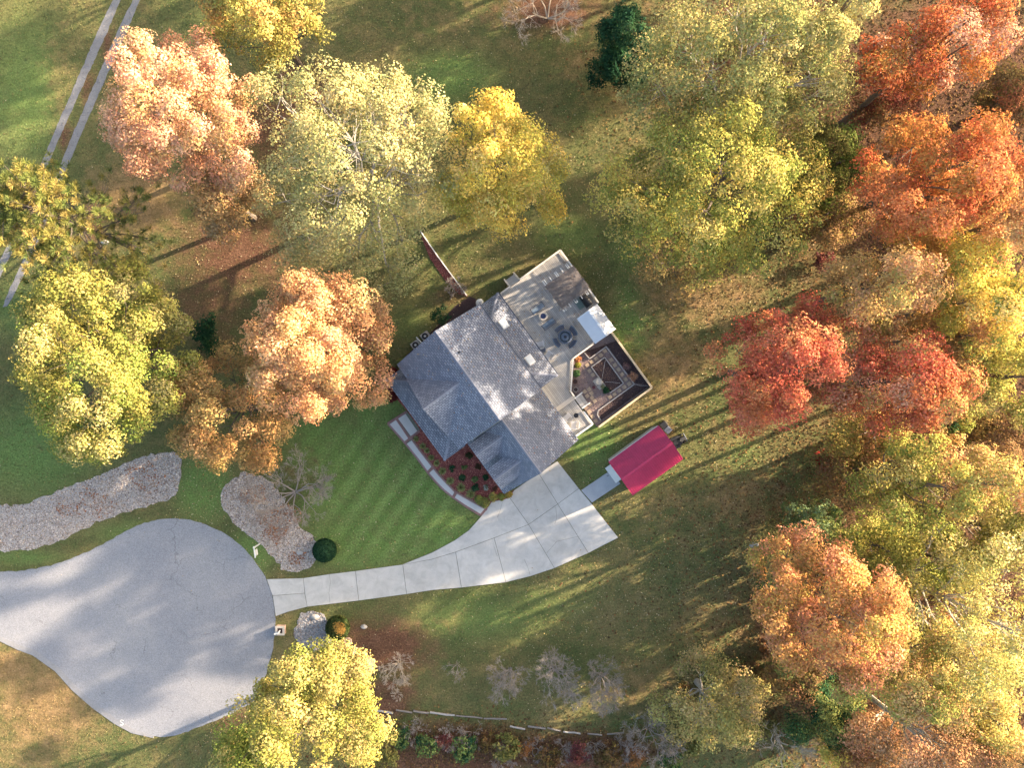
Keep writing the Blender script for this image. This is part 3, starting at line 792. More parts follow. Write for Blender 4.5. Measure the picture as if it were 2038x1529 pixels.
# side steps
st = thing('deck_steps', W(-8.9, 6.3, 0), 'grey deck steps down to the back lawn', 'steps')
for k in range(3):
    MB().box(W(-8.3 - k * .3, 6.25, .8 - k * .27), (.3, 1.15, .05), TH).build('step_tread', M['deck'], st)
for v in (5.65, 6.85):
    MB().bar(W(-8.15, v, .82), W(-9.05, v, .12), .06, .22).build('stringer', M['rail'], st)
    MB().bar(W(-8.12, v, 1.85), W(-9.1, v, 1.1), .08, .05).build('handrail', M['rail'], st)
    MB().box(W(-9.1, v, .55), (.08, .08, 1.1), TH).build('post', M['rail'], st)
gs_ = thing('garden_steps', W(6.0, 4.9, 0), 'pale steps from lower deck into the garden', 'steps')
for k in range(2):
    MB().box(W(5.6, 4.55 + k * .42, .42 - k * .2), (1.2, .42, .05), TH).build('step_tread', M['deck'], gs_)
for u in (4.95, 6.25):
    MB().bar(W(u, 4.35, .5), W(u, 5.25, .12), .06, .2).build('stringer', M['white'], gs_)
    MB().bar(W(u, 4.3, 1.35), W(u, 5.3, 1.0), .08, .05).build('handrail', M['white'], gs_)
    MB().box(W(u, 5.3, .5), (.08, .08, 1.0), TH).build('post', M['white'], gs_)

# pergola
pg = thing('pergola', W(-4.6, 10, DZ), 'pergola with brown thatched cover and pale rafter tails', 'pergola')
for u in (-5.8, -3.3):
    for v in (8.45, 11.6): MB().box(W(u, v, DZ + 1.15), (.14, .14, 2.3), TH).build('post', M['timber'], pg)
    MB().box(W(u, 10.02, DZ + 2.32), (.09, 3.5, .18), TH).build('beam', M['timber'], pg)
for v in (8.42, 8.62, 9.2, 9.85, 10.02, 10.6, 11.2, 11.36, 11.62):
    MB().box(W(-4.6, v, DZ + 2.48), (3.75, .07, .14), TH).build('rafter', M['white'], pg)
b = MB(); n1, n2 = 14, 14
vs = []; fs = []
for j in range(n2 + 1):
    for i in range(n1 + 1):
        eu = random.uniform(-.05, .05) if i in (0, n1) else 0
        vs.append(W(-5.92 + 2.75 * i / n1 + eu, 8.33 + 3.45 * j / n2 + (random.uniform(-.05, .05) if j in (0, n2) else 0), DZ + 2.6 + random.uniform(-.03, .03)))
for j in range(n2):
    for i in range(n1): k = j * (n1 + 1) + i; fs.append((k, k + 1, k + n1 + 2, k + n1 + 1))
m = len(vs); vs2 = vs + [v - Vector((0, 0, .05)) for v in vs]
fs2 = fs + [tuple(m + q for q in f[::-1]) for f in fs]
b.add(vs2, fs2).build('thatch', M['canopy'], pg)
rr = np.random.default_rng(3); sv = MB()
for k in range(900):
    u = rr.uniform(-5.95, -3.15); v = rr.uniform(8.3, 11.8); a = rr.uniform(-.25, .25); L = rr.uniform(.15, .4)
    p = W(u, v, DZ + 2.64 + rr.uniform(0, .05)); q = W(u + L * math.cos(a), v + L * math.sin(a), DZ + 2.64 + rr.uniform(0, .05))
    nn = Vector((-(q - p).y, (q - p).x, 0)).normalized() * .018
    sv.add([p - nn, p + nn, q + nn, q - nn], [(0, 1, 2, 3)])
tag(sv.build('straw', plain('straw', (.20, .175, .16), .95, .5, scale=2), pg), kind='stuff')

# white metal gazebo
gz = thing('gazebo', W(0, 10.3, DZ), 'white metal roofed grill gazebo on the deck corner', 'gazebo')
for u in (-1.25, 1.4):
    for v in (9.25, 11.35): MB().box(W(u, v, DZ + .95), (.09, .09, 1.9), TH).build('post', M['white'], gz)
for v in (9.05, 11.55):
    o = 1 if v < 10 else -1
for sgn, v in ((-1, 9.05), (1, 11.55)):
    pr = roof_plane([(-1.45, v, DZ + 1.95), (1.62, v, DZ + 1.95), (1.62, 10.38, DZ + 2.6), (-1.45, 10.38, DZ + 2.6)], gz, .04, M['whitemetal'])
    for k in range(9):
        u = -1.43 + k * 3.03 / 8
        MB().bar(W(u, v, DZ + 1.98), W(u, 10.38, DZ + 2.63), .07, .1).build('rib', M['whitemetal'], pr)
MB().bar(W(-1.47, 10.38, DZ + 2.63), W(1.64, 10.38, DZ + 2.63), .22, .05).build('ridge_cap', M['whitemetal'], gz)

# ------------------------------------------------------------------ deck furniture
def loveseat(x, y, flip, label):
    p = P(x, y, DZ + .4); t = thing('bench', (p.x, p.y, DZ), label, 'bench', 'slatted benches by the fire pit', TH + math.pi / 2 + (math.pi if flip else 0))
    def part(n, mb, m): o = mb.build(n, m, None); o.parent = t
    for k in range(4): part('seat_slat', MB().box((0, -.22 + k * .13, .42), (1.36, .115, .05)), M['cushion'])
    part('backrest', MB().box((0, .34, .62), (1.42, .07, .42)), M['slate'])
    for s in (-1, 1):
        part('armrest', MB().box((s * .71, .02, .58), (.06, .62, .05)), M['slate'])
        for q in (-.26, .3): part('leg', MB().box((s * .68, q, .21), (.06, .06, .42)), M['dark'])
loveseat(1070, 613.8, False, 'blue grey slatted bench between fire pit and pergola side lawn')
loveseat(1091.9, 644.5, True, 'blue grey slatted bench between fire pit and round table')
fp = thing('fire_pit', P(1081, 629.3, DZ + .4), 'round pale stone fire pit with dark blue centre', 'fire pit')
c = P(1081, 629.3, DZ + .4)
MB().lathe((c.x, c.y, DZ), [(.40, 0), (.44, .3), (.46, .42), (.30, .43), (.28, .36), (.1, .36)], 24).build('stone_ring', M['firepit'], fp)
MB().lathe((c.x, c.y, DZ + .365), [(.285, 0), (.27, .03), (.1, .04)], 20).build('fire_bowl', M['glassbed'], fp)

tb = thing('round_table', P(1124.8, 670.7, DZ + .7), 'round dark slate dining table on the deck', 'table')
c = P(1124.8, 670.7, DZ + .7)
MB().lathe((c.x, c.y, DZ + .68), [(.66, 0), (.72, .02), (.72, .05), (.68, .06), (.1, .062)], 32).build('table_top', M['slate'], tb)
for k in range(12):
    a = k * math.pi / 6
    MB().bar((c.x + .16 * math.cos(a), c.y + .16 * math.sin(a), DZ + .746), (c.x + .66 * math.cos(a), c.y + .66 * math.sin(a), DZ + .746), .022, .012).build('inlay', M['cushion'], tb)
MB().lathe((c.x, c.y, DZ + .742), [(.14, 0), (.14, .012), (.05, .014)], 16).build('centre_plate', M['black'], tb)
for k in range(3):
    MB().lathe((c.x, c.y, DZ + .741), [(0.22 + k * .17, 0), (.22 + k * .17, .006), (.24 + k * .17, .006), (.24 + k * .17, 0)], 28).build('inlay_ring', M['cushion'], tb)
for k in range(4):
    a = k * math.pi / 2 + .4
    MB().bar((c.x + .1 * math.cos(a), c.y + .1 * math.sin(a), DZ + .66), (c.x + .45 * math.cos(a), c.y + .45 * math.sin(a), DZ), .07, .07).build('leg', M['dark'], tb)
def arc_bench(a0, label):
    t = thing('curved_bench', (c.x + 1.05 * math.cos(a0), c.y + 1.05 * math.sin(a0), DZ), label, 'bench', 'curved benches round the deck table')
    def seg(r0, r1, z0, z1, n, half):
        b = MB(); pts = []
        for i in range(n + 1):
            a = a0 - half + 2 * half * i / n; pts.append((c.x + r1 * math.cos(a), c.y + r1 * math.sin(a)))
        for i in range(n, -1, -1):
            a = a0 - half + 2 * half * i / n; pts.append((c.x + r0 * math.cos(a), c.y + r0 * math.sin(a)))
        return b.prism(pts, z0, z1)
    for k in range(3): seg(.86 + k * .125, .972 + k * .125, DZ + .42, DZ + .46, 8, .47).build('seat_slat', M['slate'], t)
    seg(1.235, 1.285, DZ + .46, DZ + .86, 8, .48).build('backrest', M['cushion'], t)
    for s in (-.38, .38):
        for r in (.92, 1.18): MB().box((c.x + r * math.cos(a0 + s), c.y + r * math.sin(a0 + s), DZ + .21), (.06, .06, .42), a0).build('leg', M['dark'], t)
arc_bench(math.radians(122), 'curved slate bench on the fire pit side of the round table')
arc_bench(math.radians(36), 'curved slate bench on the gazebo side of the round table')
arc_bench(math.radians(214), 'curved slate bench on the house side of the round table')
arc_bench(math.radians(318), 'curved slate bench on the garden side of the round table')

def adirondack(x, y, z, rz, label):
    p = P(x, y, z + .4); t = thing('garden_chair', (p.x, p.y, z), label, 'chair', 'white garden chairs', rz)
    def part(n, mb): o = mb.build(n, M['resin'], None); o.parent = t
    for k in range(4): part('seat_slat', MB().box((0, -.2 + k * .125, .38 - k * .02), (.54, .11, .03)))
    for k in range(5):
        a = (k - 2) * .115; hh = .62 - abs(k - 2) * .05
        ax = (Vector((1, 0, 0)), Vector((0, .94, .34)), Vector((0, -.34, .94)).normalized())
        part('back_slat', MB().box((a, .34 + .09, .33 + hh / 2), (.1, .03, hh), axes=(Vector((1, 0, 0)), Vector((0, .94, -.34)), Vector((0, .34, .94)))))
    for s in (-1, 1):
        part('armrest', MB().box((s * .34, .02, .56), (.14, .66, .03)))
        part('leg', MB().box((s * .3, -.26, .27), (.06, .06, .55))); part('leg', MB().box((s * .3, .3, .27), (.06, .06, .55)))
adirondack(1074.8, 685.4, DZ, TH + math.pi / 2 + math.pi / 2 * 1.75, 'white chair nearer the skylights by the back wall')
adirondack(1091, 706.5, DZ, TH + math.pi / 2 + math.pi / 2 * 2.2, 'white chair in the sunlit patch beside the back wall')
adirondack(1128.7, 830.3, .62, TH + math.pi / 2 + math.pi / 2 * 2.1, 'white chair on lower deck nearer the black table')
adirondack(1141.6, 846.7, .62, TH + math.pi + math.pi / 2 * 1.6, 'white chair on lower deck nearer the railing corner')
def round_small(name, x, y, z, r, h, mat, label):
    p = P(x, y, z + h); t = thing(name, (p.x, p.y, z), label, 'side table')
    MB().lathe((p.x, p.y, z + h - .04), [(r * .95, 0), (r, .02), (r, .04), (r * .3, .045)], 20).build('table_top', mat, t)
    for k in range(3):
        a = k * 2.094
        MB().bar((p.x + r * .5 * math.cos(a), p.y + r * .5 * math.sin(a), z + h - .03), (p.x + r * .8 * math.cos(a), p.y + r * .8 * math.sin(a), z), .035, .035).build('leg', mat, t)
round_small('side_table', 1146.6, 827.3, .62, .25, .5, M['black'], 'small round black table on the lower deck')
round_small('side_table', 1081, 696.8, DZ, .24, .45, M['slate'], 'small slate table between the two white chairs')

gc = thing('covered_grill', W(-2.3, 10.95, DZ), 'black covered grill beside the pergola', 'grill')
cc = P(1167, 597, DZ + .9)
b = MB()
for z0, z1, e in ((.08, .75, 0), (.75, .92, -.03)):
    b.box((cc.x, cc.y, DZ + (z0 + z1) / 2), (1.36 + e, .72 + e, z1 - z0), TH)
b.build('cover', M['black'], gc)
b = MB(); u_ = Vector((UX, UY, 0)); v_ = Vector((-UY, UX, 0)); lid = []
for i in range(9):
    a = math.pi * i / 8; lid.append((-.33 * math.cos(a), .92 + .2 * math.sin(a)))
vs = [Vector((cc.x, cc.y, DZ)) + u_ * s * .62 + v_ * y + Vector((0, 0, z)) for s in (-1, 1) for y, z in lid]
b.add(vs, [tuple(range(8, -1, -1)), tuple(range(9, 18))] + [(i, i + 1, i + 10, i + 9) for i in range(8)]).build('lid', M['black'], gc)
for s in (-1, 1):
    for q in (-1, 1): MB().lathe(tuple(Vector((cc.x, cc.y, DZ)) + u_ * s * .58 + v_ * q * .28), [(.05, 0), (.05, .08)], 8).build('caster', M['rubber'], gc)
rp = P(1152, 601, DZ)
tag(MB().box((rp.x, rp.y, DZ + .012), (1.5, .8, .014), TH).build('rug', M['rug']), 'sage green mat on the deck in front of the grill', 'mat')
pl = thing('deck_planter', P(1176, 679.5, DZ + .4), 'small round planter at the deck corner by the gazebo', 'planter')
c = P(1176, 679.5, DZ + .4)
MB().lathe((c.x, c.y, DZ), [(.14, 0), (.2, .36), (.22, .4), (.17, .4), (.16, .34), (.05, .34)], 16).build('pot', M['timber'], pl)

# ------------------------------------------------------------------ foliage machinery
def leaf_arrays(p, nrm, size, aspect=.62):
    n = len(p)
    nrm = nrm / (np.linalg.norm(nrm, axis=1, keepdims=True) + 1e-9)
    r = rng.normal(size=(n, 3)); t = np.cross(nrm, r); t /= np.linalg.norm(t, axis=1, keepdims=True) + 1e-9
    b = np.cross(nrm, t)
    s = size[:, None]
    v = np.stack([p + t * s, p - t * s * .65 + b * s * aspect * 1.15, p - t * s * .65 - b * s * aspect * 1.15], 1)
    return v.reshape(-1, 3), np.arange(n * 3).reshape(n, 3)

def unit(n):
    v = rng.normal(size=(n, 3)); return v / np.linalg.norm(v, axis=1, keepdims=True)

def clumps_on(lobes, rho, k, low=-.35, inner=.8):
    """cluster centres spread over the skin of overlapping lobes"""
    L = np.array([[*c, r] for c, r in lobes]); cs = []
    own = []
    for i, (x, y, z, r) in enumerate(L):
        n = max(4, int(k * 8.8 * r * r / (rho * rho)))
        d = unit(n * 2); d = d[d[:, 2] > low][:n]
        rad = r * (1 - .45 * rng.random(len(d)) ** 2.0)
        q = np.array([x, y, z]) + d * rad[:, None] * np.array([1, 1, .82])
        keep = np.ones(len(q), bool)
        for j, (a, b, c, s) in enumerate(L):
            if j != i: keep &= np.linalg.norm((q - [a, b, c]) / [1, 1, .82], axis=1) > inner * s
        cs.append(q[keep]); own += [i] * int(keep.sum())
    return np.concatenate(cs), np.array(own)

def foliage(cs, rho, per, size, pal, jit=.16, up=.35, fol=1.0, centre=None, hue=None):
    n = len(cs); pal = np.array(pal)
    cr = rho * rng.uniform(.5, 1.3, n)
    cnt = np.maximum(3, (per * (cr / rho) ** 2 * rng.uniform(.6, 1.3, n) * fol)).astype(int)
    idx = np.repeat(np.arange(n), cnt); N = len(idx)
    d = unit(N); d[:, 2] = np.where(d[:, 2] < -.25, -d[:, 2], d[:, 2])
    rad = 1 - .55 * rng.random(N) ** 1.6
    lump = 1 + .22 * np.sin(d[:, 0] * 5 + idx) * np.sin(d[:, 1] * 5 + idx * 1.7)
    p = cs[idx] + d * (cr[idx] * rad * lump)[:, None] * np.array([1, 1, .78])
    nr = d * 1.1 + rng.normal(size=(N, 3)) * .5 + np.array([0, 0, up])
    base = pal[rng.integers(0, len(pal), n)] if hue is None else pal[hue]
    base = base * rng.uniform(.85, 1.15, (n, 1))
    alt = pal[rng.integers(0, len(pal), N)]
    mixf = (rng.random(N) < .22)[:, None]
    col = np.where(mixf, alt, base[idx]) * rng.uniform(1 - jit * 1.6, 1 + jit * 1.6, (N, 1)) * rng.uniform(1 - jit * .5, 1 + jit * .5, (N, 3))
    sz = size * rng.uniform(.6, 1.3, N)
    v, f = leaf_arrays(p, nr, sz)
    return v, f, np.clip(col, .005, .95)

def curve(a, b, n, sag=.12, wob=.06):
    a = Vector(a); b = Vector(b); L = (b - a).length; out = []
    off = Vector((random.uniform(-1, 1), random.uniform(-1, 1), random.uniform(-.3, .6))) * L * sag
    for i in range(n + 1):
        t = i / n; p = a.lerp(b, t) + off * (4 * t * (1 - t)) * .5
        if 0 < i < n: p += Vector((random.uniform(-1, 1), random.uniform(-1, 1), random.uniform(-1, 1))) * L * wob * .5
        out.append(p)
    return out

def tree(name, label, base, lobes, pal, cat='tree', rho=1.28, k=.36, per=480, size=.109, bark='bark', trunk_r=.32, group=None, twigs=.35, low=-.35, fol=1.0, huefn=None, up=.35, inner=.8):
    t = thing(name, base, label, cat, group)
    base = Vector(base); cs, own = clumps_on(lobes, rho, k, low, inner)
    cs = cs[cs[:, 2] > .4] if len(cs) else cs
    mean = sum((Vector(c) for c, r in lobes), Vector((0, 0, 0))) / len(lobes)
    ztop = max(c[2] for c, r in lobes)
    top = Vector((mean.x, mean.y, ztop))
    tp = curve(base - Vector((0, 0, .15)), top, 6, .05, .02)
    MB().tube(tp, [trunk_r * (1.25 if i == 0 else 1) * (1 - .75 * i / 6) for i in range(7)], 8).build('trunk', M[bark], t)
    br = MB()
    for i, (c, r) in enumerate(lobes):
        c = Vector(c); f = min(.9, max(.25, (c.z - base.z) / max(ztop - base.z, .1) * .62)); x = f * 6; j = min(5, int(x)); st = tp[j].lerp(tp[j + 1], x - j)
        r0 = trunk_r * .42 * (1 - .5 * f)
        cu = curve(st, c, 5, .18, .06)
        br.tube(cu, [r0 * (1 - .13 * q) for q in range(6)], 5, False)
        mine = cs[:len(own)][own[:len(cs)] == i] if len(own) == len(cs) else cs[np.linalg.norm(cs - np.array(c), axis=1) < r * 1.1]
        if len(mine):
            pick = mine[rng.permutation(len(mine))[:max(3, int(len(mine) * twigs))]]
            for q in pick:
                s0 = cu[random.choice((3, 4, 5))]
                br.tube(curve(s0, Vector(q), 3, .22, .1), [r0 * .4, r0 * .28, r0 * .17, r0 * .07], 3, False)
    br.build('branches', M[bark], t)
    hue = huefn(cs) if huefn else None
    v, f, col = foliage(cs, rho, per, size, pal, fol=fol, hue=hue, up=up)
    me = arr_mesh('crown', v - np.array(base), f, col)
    link('crown', me, M['leaf'], t)
    return t

def dome(cx, cy, rx, ry, h0, h1, n=9, seed=0, lr=(.3, .52), tall=.55):
    """lobes of a broad crown that covers the given photograph ellipse"""
    r = random.Random(seed)
    hm = (h0 + h1) / 2 + (h1 - h0) * .12
    g = P(cx, cy, hm); s = (H - hm) / FPX
    Rx, Ry = rx * s * 1.1, ry * s * 1.1
    dx, dy = (cx - CX), -(cy - CY)
    lean = math.hypot(dx, dy) * s * (1 / (1 - h1 / H) - 1 / (1 - h0 / H)) * .14
    di = math.atan2(dy, dx)
    Rx = max(Rx * .55, Rx - lean * abs(math.cos(di))); Ry = max(Ry * .55, Ry - lean * abs(math.sin(di)))
    R = (Rx + Ry) / 2; V = (h1 - h0) / 2
    lobes = []
    q = R * r.uniform(.5, .58)
    lobes.append(((g.x + r.uniform(-.1, .1) * Rx, g.y + r.uniform(-.1, .1) * Ry, h1 - q * .82), q))
    a0 = r.uniform(0, 6.28)
    for i in range(n):
        a = a0 + i * 2 * math.pi / n + r.uniform(-.25, .25)
        lo = i % 2 == 0
        q = R * r.uniform(*lr) * (1.0 if lo else .88)
        e = r.uniform(.82, 1.2)
        zc = h0 + (h1 - h0) * (r.uniform(.18, .42) if lo else r.uniform(.5, .72))
        k = (1.0 if lo else .82) * e
        lobes.append(((g.x + math.cos(a) * max(.1, Rx - q * .9) * k, g.y + math.sin(a) * max(.1, Ry - q * .9) * k, max(zc, q * .7)), q))
    return (g.x, g.y, 0.0), lobes

def lob(x, y, h, rpx): return (tuple(P(x, y, h)), rpx * (H - h) / FPX)

# leaf colours (albedo)
PINK = [(0.6840, 0.2964, 0.1938), (0.7524, 0.3762, 0.2508), (0.6270, 0.2394, 0.1368), (0.7068, 0.4104, 0.2052), (0.5700, 0.3192, 0.1140)]
ORANGE = [(0.7068, 0.3306, 0.1254), (0.7524, 0.3990, 0.1938), (0.6384, 0.2736, 0.1140), (0.6840, 0.4332, 0.1596), (0.5928, 0.2736, 0.1482)]
BRONZE = [(0.5130, 0.2508, 0.0912), (0.5700, 0.3306, 0.1140), (0.4104, 0.2166, 0.0798), (0.4560, 0.3078, 0.1026), (0.3420, 0.2280, 0.0798)]
YELLOW_ = [(0.7524, 0.5358, 0.1368), (0.7980, 0.5928, 0.2052), (0.6612, 0.4788, 0.1026), (0.5700, 0.4674, 0.1026), (0.4560, 0.4104, 0.0912)]
YELLOW = [(min(.9, a * 1.12), b * 1.06, c) for a, b, c in YELLOW_]
YGREEN = [(.52, .46, .10), (.42, .40, .09), (.60, .49, .15), (.30, .33, .07), (.24, .28, .06)]
BRIGHT = [(.62, .55, .16), (.56, .50, .11), (.68, .58, .22), (.45, .45, .10), (.38, .38, .09)]
PALE = [(.46, .43, .17), (.52, .47, .21), (.38, .39, .15), (.56, .47, .19), (.33, .35, .14)]
OLIVE = [(.36, .33, .12), (.44, .38, .15), (.28, .29, .10), (.50, .41, .16), (.24, .25, .09)]
GREEN = [(.10, .15, .05), (.14, .19, .06), (.08, .12, .05), (.20, .22, .07)]
DARKG = [(.025, .07, .035), (.035, .09, .04), (.02, .055, .03), (.05, .10, .045)]
RED = [(0.6384, 0.1710, 0.1026), (0.7068, 0.2508, 0.1482), (0.5700, 0.1368, 0.0912), (0.6612, 0.3078, 0.1368), (0.5244, 0.1938, 0.0798)]
REDOR = [(0.6840, 0.2394, 0.1140), (0.7068, 0.3192, 0.1482), (0.6156, 0.1938, 0.0912), (0.6270, 0.3648, 0.1140), (0.5130, 0.2508, 0.0798)]
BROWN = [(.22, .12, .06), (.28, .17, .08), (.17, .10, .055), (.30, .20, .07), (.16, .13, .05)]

def soften(p, k=.16, g=1.0):
    out = []
    for a, b, e in p:
        l = (a * .4 + b * .45 + e * .15) * 1.25
        out.append(tuple(min(.85, g * (c * (1 - k) + k * l * w)) for c, w in ((a, 1.25), (b, .9), (e, .5))))
    return out
PINK = soften(PINK, .30, 1.1); ORANGE = soften(ORANGE, .2, 1.08); BRONZE = soften(BRONZE, .12); RED = [(.58, .15, .085), (.63, .205, .12), (.51, .115, .07), (.60, .25, .11), (.48, .155, .065)]
REDOR = [(.56, .165, .07), (.61, .23, .095), (.48, .125, .055), (.55, .28, .085), (.44, .19, .055)]
BRIGHT = soften(BRIGHT, .05, .62); YGREEN = soften(YGREEN, .05, .82); PALE = soften(PALE, .1, .86)

NEAR = {13: 'the large olive tree', 14: 'the mustard tree', 15: 'the salmon tree', 16: 'the fiery red orange tree', 17: 'the apricot tree', 18: 'the gold and green edge tree', 19: 'the scarlet tree', 20: 'the rusty scarlet tree', 21: 'the mid green edge tree', 22: 'the russet edge tree', 23: 'the yellow green tree', 24: 'the peach orange tree', 25: 'the large orange tree', 26: 'the pale lemon tree', 27: 'the green and apricot tree', 29: 'the low olive gold tree', 32: 'the thin reddish tree', 34: 'the yellow sapling', 38: 'the dark maroon tree', 81: 'the olive top edge tree', 84: 'the rust and gold tree', 86: 'the rusty low tree'}
TREES = []
PROTO = {}
def D(name, label, e, pal, n=9, seed=1, extra=(), **kw):
    if e[0] > 1300 and e[5] > 12: e = (*e[:4], e[4] + 2.5, e[5] + 4.5)
    base, lobes = dome(*e, n=n, seed=seed)
    if seed in NEAR: TREES.append((base[0], base[1], NEAR[seed]))
    PROTO[seed] = tree(name, label, base, lobes + [lob(*x) for x in extra], pal, **kw)

D('oak_tree', 'tall pink and coral autumn tree beside the gravel track', (345, 205, 158, 155, 6, 20), PINK, 10, 3, extra=[(470, 310, 11, 55), (400, 355, 9, 60), (270, 300, 9, 50), (490, 240, 10, 40)])
D('oak_tree', 'small rust brown tree tucked under the pale sycamore', (445, 395, 70, 75, 3, 11), [(.46, .27, .12), (.52, .33, .15), (.42, .30, .16), (.36, .26, .10)], 7, 4, fol=.8)
D('oak_tree', 'olive and gold tree cut by the top edge left of centre', (520, 20, 130, 100, 6, 18), [(.46, .38, .10), (.54, .42, .13), (.36, .33, .09), (.50, .30, .10), (.30, .28, .08)], 9, 5)
D('sycamore_tree', 'huge pale green tree with bare white limbs showing', (705, 300, 180, 195, 6, 21), PALE, 11, 6, bark='palebark', trunk_r=.42, fol=.44, twigs=.8, extra=[(610, 470, 9, 60), (700, 510, 8, 65), (800, 480, 9, 50), (570, 400, 10, 55), (850, 380, 11, 45), (780, 560, 5, 38), (560, 190, 14, 55)])
D('maple_tree', 'golden yellow tree behind the house roof', (1000, 300, 112, 125, 6, 19), YELLOW, 9, 7, extra=[(1000, 410, 6, 55), (930, 400, 7, 45), (1060, 400, 7, 45)])
D('oak_tree', 'bright orange tree left of the house', (610, 690, 118, 140, 5, 17), ORANGE, 10, 8, extra=[(590, 560, 12, 48), (690, 600, 12, 40), (560, 670, 11, 60), (745, 690, 5, 45), (725, 640, 5, 40), (720, 760, 5, 50), (600, 800, 8, 50)])
D('oak_tree', 'bronze orange tree above the grass gap between rock beds', (450, 815, 130, 108, 3, 12), BRONZE + [(.55, .32, .14)], 10, 9)
D('tulip_tree', 'broad lemon yellow tree at the left edge above the long rock bed', (185, 720, 180, 185, 5, 18), BRIGHT + [(.22, .27, .06)], 12, 10, trunk_r=.4, extra=[(310, 640, 7, 60), (330, 720, 6, 55), (230, 860, 7, 60), (140, 590, 9, 60)])
D('holly_bush', 'dark evergreen bush behind the lemon yellow tree', (405, 665, 34, 38, 0, 4), DARKG, 5, 11, cat='bush', rho=.5, per=80, size=.11, trunk_r=.08)
D('cedar_tree', 'dense dark green evergreen by the top edge', (1245, 85, 62, 78, .5, 10), DARKG, 9, 12, rho=.7, size=.12, k=.8, per=110, trunk_r=.22, low=-.6)
D('oak_tree', 'large olive tree with crooked grey limbs at upper right', (1490, 110, 215, 165, 6, 19), OLIVE, 12, 13, bark='palebark', trunk_r=.42, fol=.55, twigs=.7, extra=[(1620, 190, 11, 70), (1560, 250, 9, 55), (1360, 90, 12, 70)])
D('hickory_tree', 'mustard and green tree beyond the back lawn', (1410, 350, 195, 175, 5, 18), YGREEN + [(.62, .46, .12)], 12, 14, trunk_r=.38, fol=.62, extra=[(1500, 190, 15, 60), (1330, 440, 7, 60), (1570, 340, 12, 55), (1450, 470, 8, 60), (1570, 435, 14, 58), (1510, 480, 13, 55)])
D('maple_tree', 'salmon red tree in the top right corner', (1890, 75, 150, 85, 8, 20), REDOR + [(.62, .34, .22)], 10, 15, fol=.85)
D('maple_tree', 'fiery red orange tree on the upper right edge', (1890, 340, 160, 140, 7, 20), REDOR, 12, 16, trunk_r=.4)
D('maple_tree', 'apricot tree above the red pair on the right', (1765, 575, 112, 82, 5, 16), [(.64, .40, .17), (.66, .46, .20), (.56, .35, .12), (.60, .32, .16), (.42, .34, .11)], 8, 17)
D('maple_tree', 'gold and green tree on the right edge beside the apricot tree', (1980, 590, 105, 125, 7, 18), YELLOW + [(.30, .32, .08)], 9, 18)
D('maple_tree', 'scarlet tree facing the garden, left of the red pair', (1565, 735, 125, 118, 5, 16), RED, 9, 19, extra=[(1600, 640, 12, 50), (1500, 800, 8, 50)], fol=.9)
D('maple_tree', 'rusty scarlet tree, right of the red pair', (1790, 765, 150, 92, 5, 16), RED + [(.46, .28, .10), (.60, .30, .18)], 10, 20, extra=[(1680, 690, 13, 55), (1900, 770, 12, 50)], fol=.9)
D('tulip_tree', 'mid green and yellow tree on the right edge at half height', (2000, 750, 80, 85, 5, 14), YGREEN, 8, 21)
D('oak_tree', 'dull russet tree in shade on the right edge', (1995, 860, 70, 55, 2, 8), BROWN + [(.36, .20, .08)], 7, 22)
D('hickory_tree', 'yellow green tree with dark gaps below the red pair', (1830, 960, 98, 100, 4, 15), YGREEN + [(.56, .36, .12)], 9, 23, fol=.85)
D('maple_tree', 'peach orange tree near the right edge below the russet tree', (1950, 955, 75, 75, 5, 15), [(.62, .33, .15), (.58, .38, .14), (.64, .40, .20), (.42, .34, .10)], 8, 24, fol=.85)
D('maple_tree', 'large orange tree at lower right with green flecks', (1670, 1220, 165, 158, 5, 18), [(.60, .31, .11), (.64, .30, .16), (.52, .26, .09), (.50, .36, .10), (.58, .24, .12)], 12, 25, trunk_r=.4)
D('birch_tree', 'pale lemon open crowned tree on the lower right edge', (1965, 1225, 128, 195, 5, 18), [(.66, .55, .18), (.70, .58, .25), (.58, .48, .13), (.50, .45, .14), (.40, .36, .12)], 12, 26, bark='palebark', fol=.5, twigs=.7)
D('maple_tree', 'mixed green and apricot tree below the large orange tree', (1810, 1345, 128, 110, 4, 15), [(.40, .38, .10), (.50, .40, .12), (.58, .38, .15), (.30, .30, .08), (.60, .34, .16)], 10, 27)
D('laurel_bush', 'grey green shrub mass at the woodland edge', (1620, 1040, 75, 48, .5, 6), GREEN + [(.16, .22, .11)], 8, 28, cat='bush', rho=.7, per=100, trunk_r=.12)
D('hickory_tree', 'low olive gold tree by the end of the log edging', (1420, 1410, 108, 100, 1.5, 9), [(.40, .35, .12), (.46, .36, .13), (.32, .30, .10), (.52, .38, .16), (.36, .27, .13)], 9, 29, bark='palebark', fol=.7, twigs=.7)
D('ginkgo_tree', 'bright yellow green tree at the bottom edge beside the street', (620, 1425, 150, 125, 5, 18), [(.38, .33, .085), (.32, .30, .07), (.43, .36, .12), (.24, .25, .06), (.46, .36, .13)], 11, 30, trunk_r=.36, extra=[(620, 1325, 15, 40), (690, 1340, 13, 45), (560, 1370, 14, 50), (720, 1450, 7, 60)])
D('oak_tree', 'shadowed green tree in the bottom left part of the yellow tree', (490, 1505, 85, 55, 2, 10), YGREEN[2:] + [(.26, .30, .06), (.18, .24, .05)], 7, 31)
D('oak_tree', 'thin reddish tree with white limbs at the bottom right', (1850, 1500, 130, 50, 4, 13), [(.46, .24, .13), (.54, .32, .18), (.40, .22, .10)], 9, 32, bark='palebark', fol=.6, twigs=.6)
D('oak_tree', 'orange brown tree in the bottom right corner', (2000, 1490, 75, 60, 4, 13), [(.50, .30, .13), (.44, .28, .10), (.56, .34, .16)], 7, 33, fol=.8)
